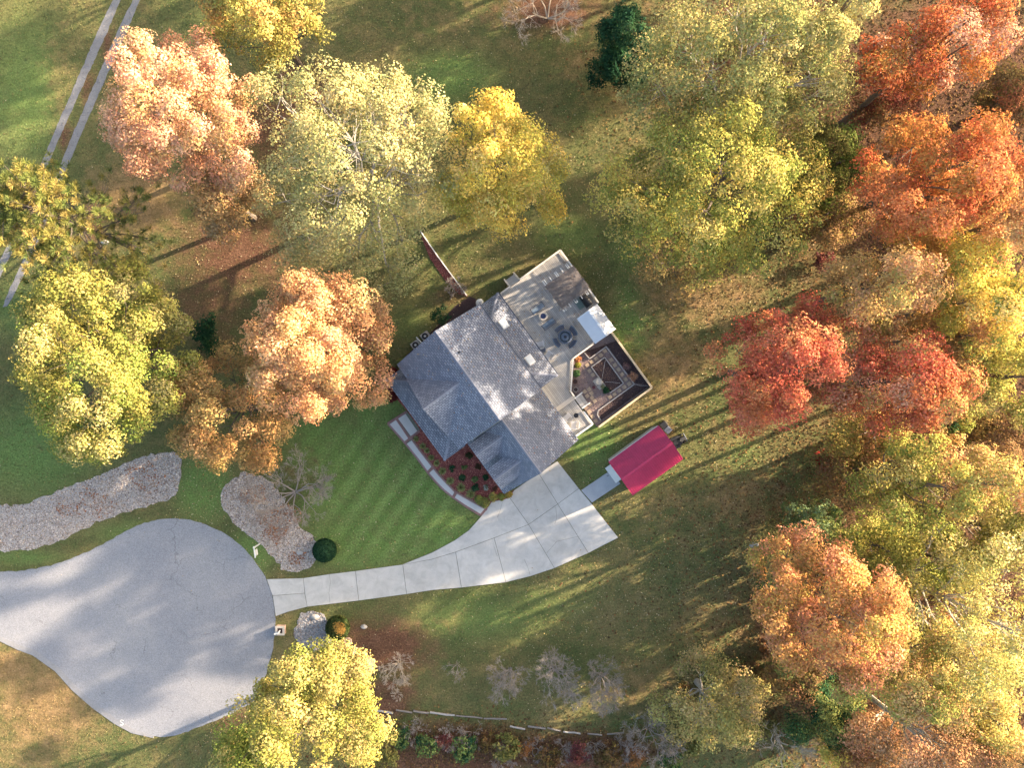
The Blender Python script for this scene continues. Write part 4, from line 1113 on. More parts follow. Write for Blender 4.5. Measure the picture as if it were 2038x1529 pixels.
D('sapling', 'small yellow sapling at the bottom edge of the woods', (1665, 1505, 38, 34, 1.5, 7), YELLOW, 5, 34, rho=.6, per=90, trunk_r=.1)
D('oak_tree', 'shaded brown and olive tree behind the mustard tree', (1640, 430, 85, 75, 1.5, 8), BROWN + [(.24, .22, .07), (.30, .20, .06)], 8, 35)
D('oak_tree', 'thin brown tree on the lawn edge below the mustard tree', (1345, 520, 85, 70, 1, 6), [(.24, .17, .075), (.30, .22, .09), (.22, .20, .08), (.36, .24, .09)], 8, 36, fol=.38, twigs=.6)
D('maple_tree', 'deep green tree in the gap between olive and red trees', (1665, 330, 70, 95, 1, 8), [(.10, .15, .04), (.16, .20, .05), (.22, .22, .06), (.12, .11, .04)], 8, 37)
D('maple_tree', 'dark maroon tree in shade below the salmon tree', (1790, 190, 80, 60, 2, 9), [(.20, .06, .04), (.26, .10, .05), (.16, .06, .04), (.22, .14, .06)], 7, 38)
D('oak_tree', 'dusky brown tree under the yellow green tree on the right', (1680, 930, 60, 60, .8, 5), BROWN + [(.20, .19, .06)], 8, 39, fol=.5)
D('sumac_bush', 'small crimson bush at the woodland edge', (1640, 915, 20, 20, .3, 3), [(.36, .03, .03), (.45, .06, .05), (.28, .03, .03)], 4, 40, cat='bush', rho=.4, per=60, size=.12, trunk_r=.05)
D('oak_tree', 'dark green thicket tree in the lower right hollow', (1640, 1420, 85, 75, .5, 6), GREEN + DARKG, 8, 41)

D('oak_tree', 'olive tree at the top edge left of the salmon tree', (1650, 40, 110, 85, 6, 20), OLIVE, 9, 81, fol=.8)
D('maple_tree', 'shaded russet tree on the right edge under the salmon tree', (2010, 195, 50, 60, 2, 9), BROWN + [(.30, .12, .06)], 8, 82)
D('maple_tree', 'orange tree cut by the right edge beside the fiery tree', (2040, 420, 85, 95, 7, 19), ORANGE, 8, 83)
D('oak_tree', 'rust and gold tree below the fiery red orange tree', (1880, 475, 90, 60, 3, 12), [(.46, .25, .09), (.52, .36, .10), (.38, .20, .07), (.30, .24, .07)], 8, 84)
D('oak_tree', 'small bronze tree between apricot tree and right edge gold tree', (1890, 670, 60, 60, 4, 13), BRONZE, 7, 85)
D('oak_tree', 'rusty low tree hanging below the red pair', (1750, 870, 90, 50, 2, 9), [(.40, .20, .09), (.46, .27, .10), (.32, .18, .07), (.28, .24, .07)], 8, 86)
D('hickory_tree', 'green gold tree above the large orange tree', (1760, 1095, 85, 55, 3, 11), YGREEN, 8, 87)
D('tulip_tree', 'lemon tree cut by the right edge below the peach tree', (2035, 1065, 70, 80, 5, 15), BRIGHT, 8, 88)
D('hickory_tree', 'green tree in the gap left of the lemon open crowned tree', (1875, 1120, 70, 65, 3, 11), [(.26, .29, .07), (.36, .36, .09), (.20, .23, .06)], 7, 89)
D('oak_tree', 'small olive brown tree at the wood edge above the large orange tree', (1550, 1125, 60, 55, 1, 7), [(.28, .25, .09), (.34, .27, .10), (.22, .20, .07), (.38, .25, .10)], 7, 90, fol=.8)
D('oak_tree', 'red brown tree at the bottom edge beside the small sapling', (1740, 1490, 70, 50, 2, 8), [(.34, .14, .08), (.40, .22, .10), (.28, .16, .07)], 7, 91, fol=.8)
D('birch_tree', 'yellow tree near the bottom right corner', (1960, 1420, 80, 75, 4, 13), [(.60, .48, .15), (.50, .42, .12), (.42, .35, .10), (.58, .40, .16)], 8, 92, fol=.8)
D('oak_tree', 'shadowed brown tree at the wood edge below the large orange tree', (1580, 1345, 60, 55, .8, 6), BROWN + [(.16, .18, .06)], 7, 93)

# the wood goes on beyond the top edge; unseen copies added for shade
for i, (sd, x, y, sc_, rz) in enumerate(((14, 1180, -150, .8, 1.0), (16, 1400, -190, .85, 2.0), (25, 1620, -170, .85, 3.0), (13, 1830, -190, .8, 4.0), (5, 950, -230, .9, 1.5), (20, 2030, -160, .8, .7), (27, 1520, -330, .9, 5.0), (23, 700, -190, .9, 2.5))):
    o = copy_tree(PROTO[sd]); p = P(x, y); o.location = (p.x, p.y, 0); o.rotation_euler = (0, 0, rz); o.scale = (sc_,) * 3
    tag(o, 'unseen woodland tree added for shade beyond the top edge of the picture', 'tree', 'added shade trees beyond the top edge')
# and beyond the right edge, unseen copies added to darken the canopy gaps
for i, (sd, x, y, sc_, rz) in enumerate(((16, 2190, -40, .72, 1.0), (25, 2160, 130, .7, 2.2), (25, 2170, 1370, .72, .9), (16, 2230, 1520, .74, 5.5))):
    o = copy_tree(PROTO[sd]); p = P(x, y); o.location = (p.x, p.y, 0); o.rotation_euler = (0, 0, rz); o.scale = (sc_,) * 3
    tag(o, 'unseen woodland tree added for shade beyond the right edge of the picture', 'tree', 'added shade trees beyond the right edge')

# pine at the left edge: tufts of needles on spreading branches
def pine():
    base, lobes = dome(95, 430, 120, 110, 9, 20, n=11, seed=50, lr=(.28, .4))
    t = thing('pine_tree', base, 'airy pine with dark limbs at the left edge over the track', 'tree')
    b = Vector(base); top = Vector((base[0], base[1], 20.5))
    tp = curve(b - Vector((0, 0, .15)), top, 7, .03, .01)
    MB().tube(tp, [.32 * (1 - .8 * i / 7) for i in range(8)], 8).build('trunk', M['bark'], t)
    br = MB(); pts = []
    for i in range(46):
        z = random.uniform(8, 19.5); a = i * 2.4 + random.uniform(-.3, .3); L = (1.0 - (z - 8) / 18) * random.uniform(4.5, 7.5)
        s = Vector((base[0], base[1], z)); e = s + Vector((math.cos(a) * L, math.sin(a) * L, random.uniform(.2, 1.4)))
        cu = curve(s, e, 4, .15, .06); br.tube(cu, [.09, .07, .055, .04, .02], 4, False)
        for k in range(19):
            q = cu[random.choice((2, 3, 4))] + Vector((random.gauss(0, .8), random.gauss(0, .8), random.gauss(.2, .35)))
            pts.append(tuple(q)); br.tube([cu[random.choice((2, 3))], q], [.03, .01], 3, False)
    br.build('branches', M['bark'], t)
    cs = np.array(pts); n = len(cs); N = n * 44; idx = np.repeat(np.arange(n), 44)
    dd = unit(N); dd[:, 2] = np.abs(dd[:, 2]) * .8 + .1; dd /= np.linalg.norm(dd, axis=1, keepdims=True)
    p = cs[idx] + dd * .2
    side = np.cross(dd, rng.normal(size=(N, 3))); side /= np.linalg.norm(side, axis=1, keepdims=True)
    Ln = rng.uniform(.16, .3, N)[:, None]; v = np.stack([p - dd * Ln - side * .012, p - dd * Ln + side * .012, p + dd * Ln + side * .016, p + dd * Ln - side * .016], 1)
    pal = np.array([(.20, .22, .06), (.28, .25, .07), (.13, .17, .05), (.36, .28, .09), (.16, .19, .06)])
    col = (pal[rng.integers(0, 5, n)] * rng.uniform(.8, 1.2, (n, 1)))[idx] * rng.uniform(.75, 1.25, (N, 1))
    link('crown', arr_mesh('crown', v.reshape(-1, 3) - np.array(base), np.arange(N * 4).reshape(N, 4), col), M['leaf'], t)
pine()

# ------------------------------------------------------------------ leafless trees and shrubs
def bare(name, label, base, hgt, spread, mat, cat='tree', stems=5, levels=4, seed=0, r0=.07, group=None, lean=(0, 0), up=.75):
    R = random.Random(seed); t = thing(name, base, label, cat, group)
    st, tw = MB(), MB(); base = Vector(base)
    def grow(p, dvec, L, r, lev):
        q = p + dvec * L; m = p.lerp(q, .5) + Vector((R.gauss(0, 1), R.gauss(0, 1), R.gauss(0, 1))) * L * .07
        (st if lev >= levels - 1 else tw).tube([p, m, q], [max(r, .009), max(r * .8, .008), max(r * .6, .006)], 5 if lev >= levels - 1 else 3, False)
        if lev <= 0: return
        for i in range(R.choice((2, 3, 4)) if lev > 1 else 5):
            nd = (dvec + Vector((R.gauss(0, 1), R.gauss(0, 1), R.gauss(.12, .5))) * .55).normalized()
            s = m.lerp(q, R.uniform(.1, 1.0)); grow(s, nd, L * R.uniform(.55, .8), r * .55, lev - 1)
    for i in range(stems):
        a = i * 2 * math.pi / stems + R.uniform(-.4, .4); k = spread / hgt
        dv = Vector((math.cos(a) * k + lean[0], math.sin(a) * k + lean[1], up)).normalized()
        grow(base + Vector((math.cos(a), math.sin(a), 0)) * .08 - Vector((0, 0, .05)), dv, hgt * .38, r0, levels)
    st.build('trunk', M[mat], t); tw.build('branches', M[mat], t)
    return t
bare('bare_tree', 'leafless grey tree spreading over the oval rock bed', P(588, 980), 6.0, 5.6, 'twig', stems=9, levels=5, seed=2, r0=.08, up=.6)
bare('bare_tree', 'bleached leafless tree on the bare soil nearest the yellow tree', P(793, 1322), 3.2, 1.5, 'paletwig', stems=7, levels=4, seed=3, r0=.05)
bare('bare_tree', 'tiny leafless tree alone on the lower lawn', P(910, 1325), 3.0, .7, 'twig', stems=4, levels=3, seed=4, r0=.04)
bare('bare_tree', 'leftmost of three grey leafless trees above the log edging', P(1015, 1332), 4.4, 1.4, 'twig', stems=5, levels=5, seed=5, r0=.06)
bare('bare_tree', 'middle of three grey leafless trees above the log edging', P(1103, 1334), 4.8, 1.7, 'twig', stems=6, levels=5, seed=6, r0=.07)
bare('bare_tree', 'rightmost of three grey leafless trees above the log edging', P(1195, 1346), 4.4, 1.6, 'twig', stems=6, levels=5, seed=7, r0=.06)
bare('bare_tree', 'leafless tree cut by the top edge near the evergreen', P(1090, 35), 7.0, 4.0, 'paletwig', stems=5, levels=5, seed=8, r0=.09)
bare('bare_shrub', 'grey twiggy shrub at the house end of the white edging', P(905, 572), 1.6, 1.2, 'twig', cat='shrub', stems=7, levels=4, seed=9, r0=.03)
bare('bare_shrub', 'bleached low brush on soil below the pale bare tree', P(790, 1383), .9, 1.3, 'paletwig', cat='shrub', stems=8, levels=3, seed=10, r0=.03)
bare('bare_tree', 'leafless white limbed tree in the bottom right thicket', P(1545, 1470), 6.0, 2.6, 'paletwig', stems=4, levels=4, seed=11, r0=.08)
bare('bare_tree', 'leafless tree tangled behind the log edging', P(1290, 1450), 5.0, 2.4, 'twig', stems=5, levels=5, seed=12, r0=.06)

# ------------------------------------------------------------------ shrubs
def bush(name, label, base, r, hgt, pal, n=5, seed=0, rho=.35, size=.1, per=40, k=.6, group=None, bark='bark', fol=1.0):
    R = random.Random(seed); lobes = [((base[0], base[1], base[2] + hgt * .5), r * .75)]
    for i in range(n):
        a = i * 6.283 / n + R.uniform(-.3, .3); lobes.append(((base[0] + math.cos(a) * r * .5, base[1] + math.sin(a) * r * .5, base[2] + hgt * R.uniform(.3, .6)), r * R.uniform(.4, .55)))
    t = thing(name, base, label, 'shrub', group)
    cs, own = clumps_on(lobes, rho, k, -.2)
    cs[:, 2] = np.maximum(cs[:, 2], base[2] + .08)
    st = MB()
    for i in range(6):
        q = cs[rng.integers(0, len(cs))]; st.tube(curve(Vector(base) - Vector((0, 0, .05)), Vector(q), 3, .1, .05), [.04, .03, .02, .01], 4, False)
    st.build('stem', M[bark], t)
    v, f, col = foliage(cs, rho, per, size, pal, fol=fol)
    link('foliage', arr_mesh('foliage', v - np.array(base), f, col), M['leaf'], t)
    return t

def ball(x, y, rpx, h, pal, label):
    c = P(x, y, h * .5); r = rpx * (H - h * .5) / FPX
    t = thing('topiary_ball', (c.x, c.y, 0), label, 'topiary')
    MB().tube([(c.x, c.y, -.05), (c.x, c.y, h * .5)], [.12, .08], 8).build('stem', M['bark'], t)
    n = 9000; d = unit(n); d = d[d[:, 2] > -.6]; n = len(d)
    p = d * np.array([r, r, h * .55]) * rng.uniform(.86, 1.06, (n, 1)) + np.array([0, 0, h * .5])
    v, f = leaf_arrays(p, d * 1.2 + rng.normal(size=(n, 3)) * .4, rng.uniform(.06, .12, n))
    pal = np.array(pal); col = pal[rng.integers(0, len(pal), n)] * rng.uniform(.6, 1.35, (n, 1))
    link('foliage', arr_mesh('foliage', v, f, col), M['leaf'], t)
ball(646, 1096, 22.5, 1.9, [(.025, .06, .03), (.03, .075, .035), (.02, .05, .03)], 'clipped dark green ball at the tip of the oval rock bed')
ball(672, 1250, 23, 1.9, [(.05, .07, .025), (.035, .06, .02), (.07, .075, .025)], 'clipped ball bush with painted sunlit bronze top beside the small rock bed')
# bronze leaves painting the sunlit top of the second ball
c = P(672, 1254, 2.0)
q = np.stack([rng.normal(0, .42, 900), rng.normal(0, .36, 900)], 1); rr_ = np.hypot(q[:, 0], q[:, 1]); q = q[rr_ < .75]
pz_ = .95 + 1.06 * np.sqrt(np.maximum(0, 1 - (q[:, 0] ** 2 + q[:, 1] ** 2) / 1.19 ** 2))
v, f = leaf_arrays(np.stack([q[:, 0] + c.x, q[:, 1] + c.y, pz_], 1), np.tile([0, 0, 1.], (len(q), 1)) + rng.normal(size=(len(q), 3)) * .4, rng.uniform(.06, .11, len(q)))
tag(link('fallen_or_lit_leaves', arr_mesh('fallen_or_lit_leaves', v, f, np.array([(.40, .22, .06), (.32, .18, .05), (.46, .28, .08)])[rng.integers(0, 3, len(q))]), M['leaf']), 'bronze leaves painting sunlight on top of the clipped ball', 'leaves', kind='stuff')

bush('laurel_shrub', 'dark evergreen shrub against the back gable wall', P(880, 629, .8), .95, 1.7, DARKG, 5, 1, .4, .1)
def at5(x, y): return P(*z5(x, y))
TUFT = [(.33, .32, .13), (.42, .40, .20), (.26, .29, .10), (.20, .24, .08)]
spots = [(410, 440, .28), (488, 525, .32), (540, 580, .28), (590, 665, .3), (655, 730, .32), (725, 825, .36), (815, 940, .4), (945, 1020, .46), (1060, 1095, .46)]
wl = ['first', 'second', 'third', 'fourth', 'fifth', 'sixth', 'seventh', 'eighth', 'ninth']
for i, (x, y, r) in enumerate(spots):
    p = at5(x, y)
    t = thing('ornamental_grass', (p.x, p.y, .04), f'{wl[i]} tan grass tuft along the walkway, counted from the porch', 'grass tuft', 'grass tufts along the walkway')
    n = 420; a = rng.uniform(0, 6.283, n); e = rng.uniform(.2, 1.25, n); L = rng.uniform(.5, 1.0, n) * r * 1.5
    dv = np.stack([np.cos(a) * np.sin(e), np.sin(a) * np.sin(e), np.cos(e)], 1)
    s = np.stack([-np.sin(a), np.cos(a), np.zeros(n)], 1) * .016
    b0 = dv * .03; m1 = dv * (L * .6)[:, None]; tip = dv * L[:, None] - np.array([0, 0, .1]) * (L * e)[:, None]
    v = np.stack([b0 - s, b0 + s, m1 + s * .9, m1 - s * .9, m1 - s * .9, m1 + s * .9, tip + s * .3, tip - s * .3], 1).reshape(-1, 3)
    col = np.repeat(np.array(TUFT)[rng.integers(0, 4, n)] * rng.uniform(.8, 1.3, (n, 1)), 2, 0)
    link('blades', arr_mesh('blades', v, np.arange(n * 8).reshape(-1, 4), col), M['leaf'], t)
sh = [(840, 790, .3, 'dark round shrub nearest the porch roof corner', DARKG), (985, 775, .24, 'small grey green shrub nearest the garage wall', GREEN), (962, 905, .33, 'dark round shrub in the middle of the red mulch', DARKG), (1110, 920, .3, 'mid green shrub in the red mulch', [(.12, .17, .06), (.16, .2, .08)]), (1235, 905, .26, 'dark shrub tight against the garage eave', DARKG),
      (1120, 1020, .36, 'largest dark round shrub in the red mulch', DARKG), (1245, 1025, .24, 'small white flecked shrub in the red mulch', [(.45, .45, .42), (.14, .17, .1), (.1, .12, .07)]), (1350, 1035, .2, 'small maroon shrub near the driveway end of the mulch', [(.08, .04, .03), (.12, .06, .04)]),
      (1160, 1160, .45, 'olive shrub near the lower end of the walkway', [(.19, .22, .06), (.26, .27, .08), (.14, .18, .05)]), (1235, 1200, .5, 'leafy olive shrub where walkway meets driveway', [(.17, .19, .05), (.22, .22, .07), (.3, .28, .1)]), (1325, 1130, .45, 'yellow green shrub below the garage corner', [(.30, .27, .08), (.38, .3, .1), (.2, .22, .06)]),
      (1430, 1130, .4, 'low olive shrub under the garage roof corner', [(.22, .24, .06), (.28, .27, .08)]), (1510, 1100, .36, 'golden shrub at the driveway edge by the garage', [(.40, .28, .07), (.3, .25, .07)]), (1040, 640, .3, 'dark leafy shrub in the shade of the garage dormer', [(.05, .06, .03), (.07, .06, .03)]), (1150, 770, .3, 'brown leafed shrub beside the garage wall', [(.1, .06, .04), (.07, .05, .03)])]
for i, (x, y, r, lab, pal) in enumerate(sh):
    p = at5(x, y); bush('garden_shrub', lab, (p.x, p.y, .04), r, r * 1.5, pal, 4, i, .16, .06, 36, .8)
for i, (x, y, r, lab) in enumerate(((786, 742, .5, 'maroon shrub by the porch left end'), (800, 724, .45, 'olive shrub below the cooling units'), (783, 790, .45, 'maroon shrub beside the porch roof'))):
    p = P(x, y); bush('garden_shrub', lab, (p.x, p.y, .04), r, .8, [(.13, .03, .03), (.2, .05, .04)] if i != 1 else [(.2, .2, .07), (.15, .17, .06)], 4, i + 30, .2, .08)

# ------------------------------------------------------------------ walled garden
def z2(x, y): return (1120 + x / 5.6, 690 + y / 5.6)
GP = [W(1.5, 11.3), W(8.6, 11.3), W(8.75, 4.5), W(5.0, 4.5), W(4.2, 4.4), W(1.65, 6.6)]
o = MB().prism(GP, -.05, .03).build('garden_floor', M['gardengravel']); tag(o, kind='structure')
tag(stones('pea_gravel', GP, 5000, .03, .06, [(.28, .20, .19), (.36, .29, .27), (.2, .14, .13), (.32, .26, .22)], .035), 'pinkish gravel covering the walled garden floor', 'gravel')
gw = thing('garden_fence', W(8.6, 9, 0), 'low board fence with timber cap tinted sunlit yellow round the garden', 'fence')
for a, e in ((W(1.65, 11.38), W(8.72, 11.38)), (W(8.72, 11.38), W(8.8, 4.6))):
    MB().bar(Vector((a.x, a.y, .86)), Vector((e.x, e.y, .86)), .2, .06).build('cap', M['sunlit_timber'], gw)
    dd = (e - a); L = dd.length; dd /= L; n = int(L / .19)
    for k in range(n):
        p = a + dd * (L * (k + .5) / n); MB().box((p.x, p.y, .42), (L / n - .012, .03, .82), math.atan2(dd.y, dd.x)).build('board', M['rail'], gw)
    for k in range(5):
        p = a + dd * (L * k / 4); q = p - Vector((-dd.y, dd.x, 0)) * -.0
        MB().box((p.x, p.y, .43), (.1, .1, .86), math.atan2(dd.y, dd.x)).build('post', M['sunlit_timber'], gw)
# beds edged with pale boards
def edging(pts, name, label, hgt=.22, w=.09):
    c = P(*z2(*pts[0])); t = thing(name, (c.x, c.y, 0), label, 'edging')
    for i in range(len(pts) - 1):
        a = P(*z2(*pts[i]), hgt); e = P(*z2(*pts[i + 1]), hgt)
        MB().bar(Vector((a.x, a.y, hgt / 2 + .01 * (i % 2))), Vector((e.x, e.y, hgt / 2 + .01 * (i % 2))), w, hgt).build('board', M['timber'], t)
edging([(240, 65), (300, 135), (485, 0), (800, 420), (395, 715), (390, 765), (425, 825)], 'bed_edging', 'pale board edging along the outer garden bed')
edging([(320, 228), (468, 120), (678, 410), (530, 515), (320, 228)], 'bed_edging', 'pale board frame of the central raised bed', .3)
for pl, z, lab in (([(330, 228), (467, 130), (668, 408), (532, 503)], .25, 'raised_bed_soil'),
                   ([(245, 60), (300, 125), (485, -10), (520, 20), (800, 410), (950, 430), (970, 440), (640, 0), (590, -60)], .12, 'bed_soil'),
                   ([(400, 718), (800, 428), (960, 440), (430, 815), (398, 765)], .13, 'bed_soil')):
    o = MB().prism([P(*z2(*p), z) for p in pl], 0, z).build(lab, M['darkmulch']); tag(o, kind='structure')
    pts = [P(*z2(*p), z) for p in pl]
    tag(stones('mulch', pts, 900, .03, .09, [(.09, .06, .06), (.13, .09, .085), (.06, .04, .045), (.16, .11, .09)], z + .01, None, .4, .5), 'dark mulch on the ' + ('central raised bed' if z == .25 else 'outer garden bed nearest the lawn' if z == .12 else 'long lower garden bed'), 'mulch')
gp = thing('garden_path', P(*z2(320, 520)), None, None); tag(gp, kind='structure')
pme = None
for x, y in [(470, 50), (423, 95), (370, 135), (320, 170), (272, 208), (300, 270), (335, 315), (295, 475), (245, 500), (320, 520), (272, 550), (325, 570), (355, 605), (303, 640), (250, 672), (292, 725), (330, 778), (368, 830), (540, 150), (580, 205), (620, 255), (660, 310), (740, 415), (700, 365), (685, 450), (630, 490), (577, 530), (525, 563)]:
    p = P(*z2(x, y)); L = ORIG[gp.name]
    if pme is None:
        b = MB(); b.add([(-.2, -.2, 0), (.2, -.2, 0), (.2, .2, 0), (-.2, .2, 0), (-.185, -.185, .055), (.185, -.185, .055), (.185, .185, .055), (-.185, .185, .055)], [(0, 3, 2, 1), (4, 5, 6, 7), (0, 1, 5, 4), (1, 2, 6, 5), (2, 3, 7, 6), (3, 0, 4, 7)])
        o = b.build('paver', M['paver'], None); pme = o.data
    else:
        o = bpy.data.objects.new('paver', pme); COL.objects.link(o)
    o.parent = gp; o.location = (p.x - L.x, p.y - L.y, .025); o.rotation_euler = (0, 0, TH + random.uniform(-.08, .08))
sl_ = thing('stone_pad', P(*z2(395, 405)), 'pale square stone slab pad beside the raised bed', 'slab')
for q in ([(332, 385), (395, 335), (440, 392), (372, 440)], [(376, 445), (444, 396), (478, 440), (412, 485)]):
    MB().prism([P(*z2(*a)) for a in q], .02, .12).build('slab', M['firepit'], sl_)
c = P(*z2(400, 390), .5)
fo = thing('birdbath', (c.x, c.y, .12), 'round pale stone birdbath standing on the slab pad', 'birdbath')
MB().lathe((c.x, c.y, .12), [(.18, 0), (.14, .06), (.08, .12), (.08, .36), (.16, .42)], 16).build('pedestal', M['firepit'], fo, True)
MB().lathe((c.x, c.y, .52), [(.1, 0), (.28, .06), (.33, .14), (.30, .14), (.2, .08), (.05, .07)], 20).build('basin', M['firepit'], fo, True)
def pot(x, y, r, h, mat, label, pal=None, pr=.3, seed=0):
    c = P(*z2(x, y), h); t = thing('plant_pot', (c.x, c.y, .03), label, 'plant pot', 'pots along the garden side of the deck')
    MB().lathe((c.x, c.y, .03), [(r * .7, 0), (r * .95, h * .8), (r, h * .82), (r, h), (r * .85, h), (r * .82, h * .86), (r * .2, h * .86)], 18).build('pot', mat, t)
    if pal is not None:
        n = 700; d = unit(n); d[:, 2] = np.abs(d[:, 2])
        p = d * pr * rng.uniform(.4, 1.0, (n, 1)) + np.array([0, 0, h * .8])
        v, f = leaf_arrays(p, d + rng.normal(size=(n, 3)) * .5, rng.uniform(.05, .1, n))
        link('foliage', arr_mesh('foliage', v, f, np.array(pal)[rng.integers(0, len(pal), n)]), M['leaf'], t)
    else: MB().lathe((c.x, c.y, .03 + h * .865), [(r * .8, 0), (r * .1, .01)], 14).build('soil', M['darkmulch'], t)
pot(168, 205, .2, .35, M['terracotta'], 'pot with a yellow green plant by the deck corner', [(.4, .36, .06), (.3, .3, .06), (.46, .4, .1)], .34)
pot(152, 300, .2, .3, M['barrel'], 'pot hidden under a rounded green shrub', [(.10, .19, .07), (.14, .24, .09), (.08, .15, .06)], .42)
pot(138, 390, .26, .42, M['barrel'], 'empty dark brown barrel planter')
pot(145, 480, .26, .4, M['firepit'], 'empty pale rimmed pot nearest the garden steps')
p = P(*z2(158, 140)); bush('garden_shrub', 'rust orange plant in the corner of deck and garden', (p.x, p.y, .03), .35, .6, [(.38, .16, .07), (.46, .22, .1), (.3, .12, .06)], 4, 3, .16, .06)
p = P(*z2(478, 485)); bush('garden_shrub', 'dark green round shrub at the corner of the raised bed', (p.x, p.y, .03), .34, .6, DARKG, 4, 4, .16, .06)
p = P(*z2(770, 335)); bush('garden_shrub', 'dry copper shrub in the outer garden bed', (p.x, p.y, .12), .48, .8, [(.36, .2, .13), (.3, .17, .11), (.42, .26, .18)], 4, 5, .2, .06, 26)
p = P(*z2(690, 220)); bush('garden_shrub', 'faded mauve shrub against the garden fence', (p.x, p.y, .12), .42, .6, [(.2, .12, .12), (.26, .16, .15)], 4, 6, .2, .06, 22)
p = P(*z2(440, 448)); bush('garden_shrub', 'small sage plant beside the birdbath', (p.x, p.y, .12), .22, .4, [(.22, .24, .14), (.28, .28, .16)], 4, 7, .12, .05)
c = P(*z2(345, 455), .4); t = thing('stool', (c.x, c.y, .03), 'small maroon stool on the garden gravel', 'stool')
MB().lathe((c.x, c.y, .38), [(.15, 0), (.17, .03), (.16, .05), (.05, .055)], 14).build('seat', plain('maroon_paint', (.09, .025, .03), .5), t)
for k in range(3): MB().bar((c.x + .07 * math.cos(k * 2.1), c.y + .07 * math.sin(k * 2.1), .38), (c.x + .15 * math.cos(k * 2.1), c.y + .15 * math.sin(k * 2.1), .03), .03, .03).build('leg', M['dark'], t)
for pl, lab in (([(475, 150), (435, 370)], 'thin white drip line across the raised bed towards the pad'), ([(470, 395), (560, 398), (640, 410)], 'thin white drip line across the lower end of the raised bed'), ([(812, 424), (880, 440), (950, 440)], 'thin white drip line at the outer corner bed')):
    zz_ = .28 if pl[0][0] < 700 else .17
    tag(MB().tube([P(*z2(*q), zz_) for q in pl], .009, 5).build('drip_line', M['white']), lab, 'hose')

# white edging beside the mulch strip
we = thing('lawn_edging', P(885, 525), 'low white edging running from the pale tree to the house', 'edging')
pts = [(836, 458), (852, 482), (870, 508), (889, 534), (907, 558), (929, 588)]
for i in range(5):
    a = P(*pts[i], .25); e = P(*pts[i + 1], .25); dd = (e - a).normalized() * .015
    MB().bar(Vector((a.x, a.y, .12)) + dd, Vector((e.x, e.y, .12)) - dd, .11, .26).build('board', M['white'], we)

# ------------------------------------------------------------------ shed with red metal roof
shed = thing('shed', W(14, 6.3, 0), 'garden shed with crimson ribbed metal roof', 'shed')
su0, su1, sv0, sv1 = 11.95, 16.1, 3.2, 9.4
ze, zr, sr = 2.75, 3.45, (11.95 + 16.1) / 2
b = MB(); pr = [(su0 + .18, 0), (su1 - .18, 0), (su1 - .18, ze), (sr, zr - .08), (su0 + .18, ze)]
b.add([W(u, sv0 + .25, z) for u, z in pr] + [W(u, sv1 - .25, z) for u, z in pr], [(0, 1, 2, 3, 4), (9, 8, 7, 6, 5)] + [(i, 5 + i, 5 + (i + 1) % 5, (i + 1) % 5) for i in range(5)]).build('wall', M['shedwall'], shed)
for k in range(int(5.7 / .3) + 1):
    MB().box(W(su0 + .165, sv0 + .35 + k * .3, ze / 2), (.03, .04, ze - .1), TH).build('batten', M['shedwall'], shed)
for u in (su0, su1):
    rp_ = roof_plane([(u, sv0, ze), (u, sv1, ze), (sr, sv1, zr), (sr, sv0, zr)], shed, .04, M['redmetal'], 'roof_panel')
    n = 27
    for k in range(n + 1):
        v = sv0 + .02 + (sv1 - sv0 - .04) * k / n
        MB().bar(W(u, v, ze + .02), W(sr, v, zr + .02), .05, .05).build('rib', M['redmetal'], rp_)
MB().bar(W(sr, sv0 - .02, zr + .03), W(sr, sv1 + .02, zr + .03), .24, .03).build('ridge_cap', M['redmetal'], shed)
MB().box(W(13.6, sv0 + .235, 1.0), (1.6, .05, 2.0), TH).build('door', M['white'], shed)
MB().box(W(13.65, sv0 - .15, .16), (1.9, .8, .16), TH).build('door_step', M['white'], shed)
MB().bar(W(su0 - .02, sv0 + .1, ze - .05), W(su0 - .02, sv1 - .1, ze - .05), .1, .1).build('gutter', M['steel'], shed)

# equipment behind the shed
def bin_(x, y, rz, label):
    p = P(x, y, .9); t = thing('rubbish_bin', (p.x, p.y, 0), label, 'bin', 'bins behind the shed', rz)
    def part(n, mb, m): o = mb.build(n, m, None); o.parent = t
    b = MB(); lo, hi = .24, .3
    b.add([(-lo, -lo, .06), (lo, -lo, .06), (lo, lo, .06), (-lo, lo, .06), (-hi, -hi, .95), (hi, -hi, .95), (hi, hi, .95), (-hi, hi, .95)], [(0, 3, 2, 1), (4, 5, 6, 7), (0, 1, 5, 4), (1, 2, 6, 5), (2, 3, 7, 6), (3, 0, 4, 7)])
    part('bin_body', b, M['black'])
    b = MB(); b.add([(-.33, -.34, .96), (.33, -.34, .96), (.33, .33, .96), (-.33, .33, .96), (-.27, -.25, 1.05), (.27, -.25, 1.05), (.27, .27, 1.07), (-.27, .27, 1.07)], [(0, 3, 2, 1), (4, 5, 6, 7), (0, 1, 5, 4), (1, 2, 6, 5), (2, 3, 7, 6), (3, 0, 4, 7)])
    part('lid', b, M['slate'] if 'blue' in label else M['black'])
    for s in (-1, 1): part('wheel', MB().tube([(s * .24, .3, .11), (s * .3, .3, .11)], .11, 12), M['rubber'])
    part('handle', MB().tube([(-.22, .36, .98), (.22, .36, .98)], .02, 6), M['black'])
bin_(1321, 846, TH, 'black wheeled bin at the far back corner of the shed')
bin_(1329, 856, TH + .2, 'dark blue lidded wheeled bin behind the shed')
p = P(1351, 878, .5)
mw = thing('ride_on_mower', (p.x, p.y, 0), 'black ride-on mower parked behind the shed', 'mower', rz=math.radians(28))
def mp(n, mb, m, sm=False): o = mb.build(n, m, None, sm); o.parent = mw; return o
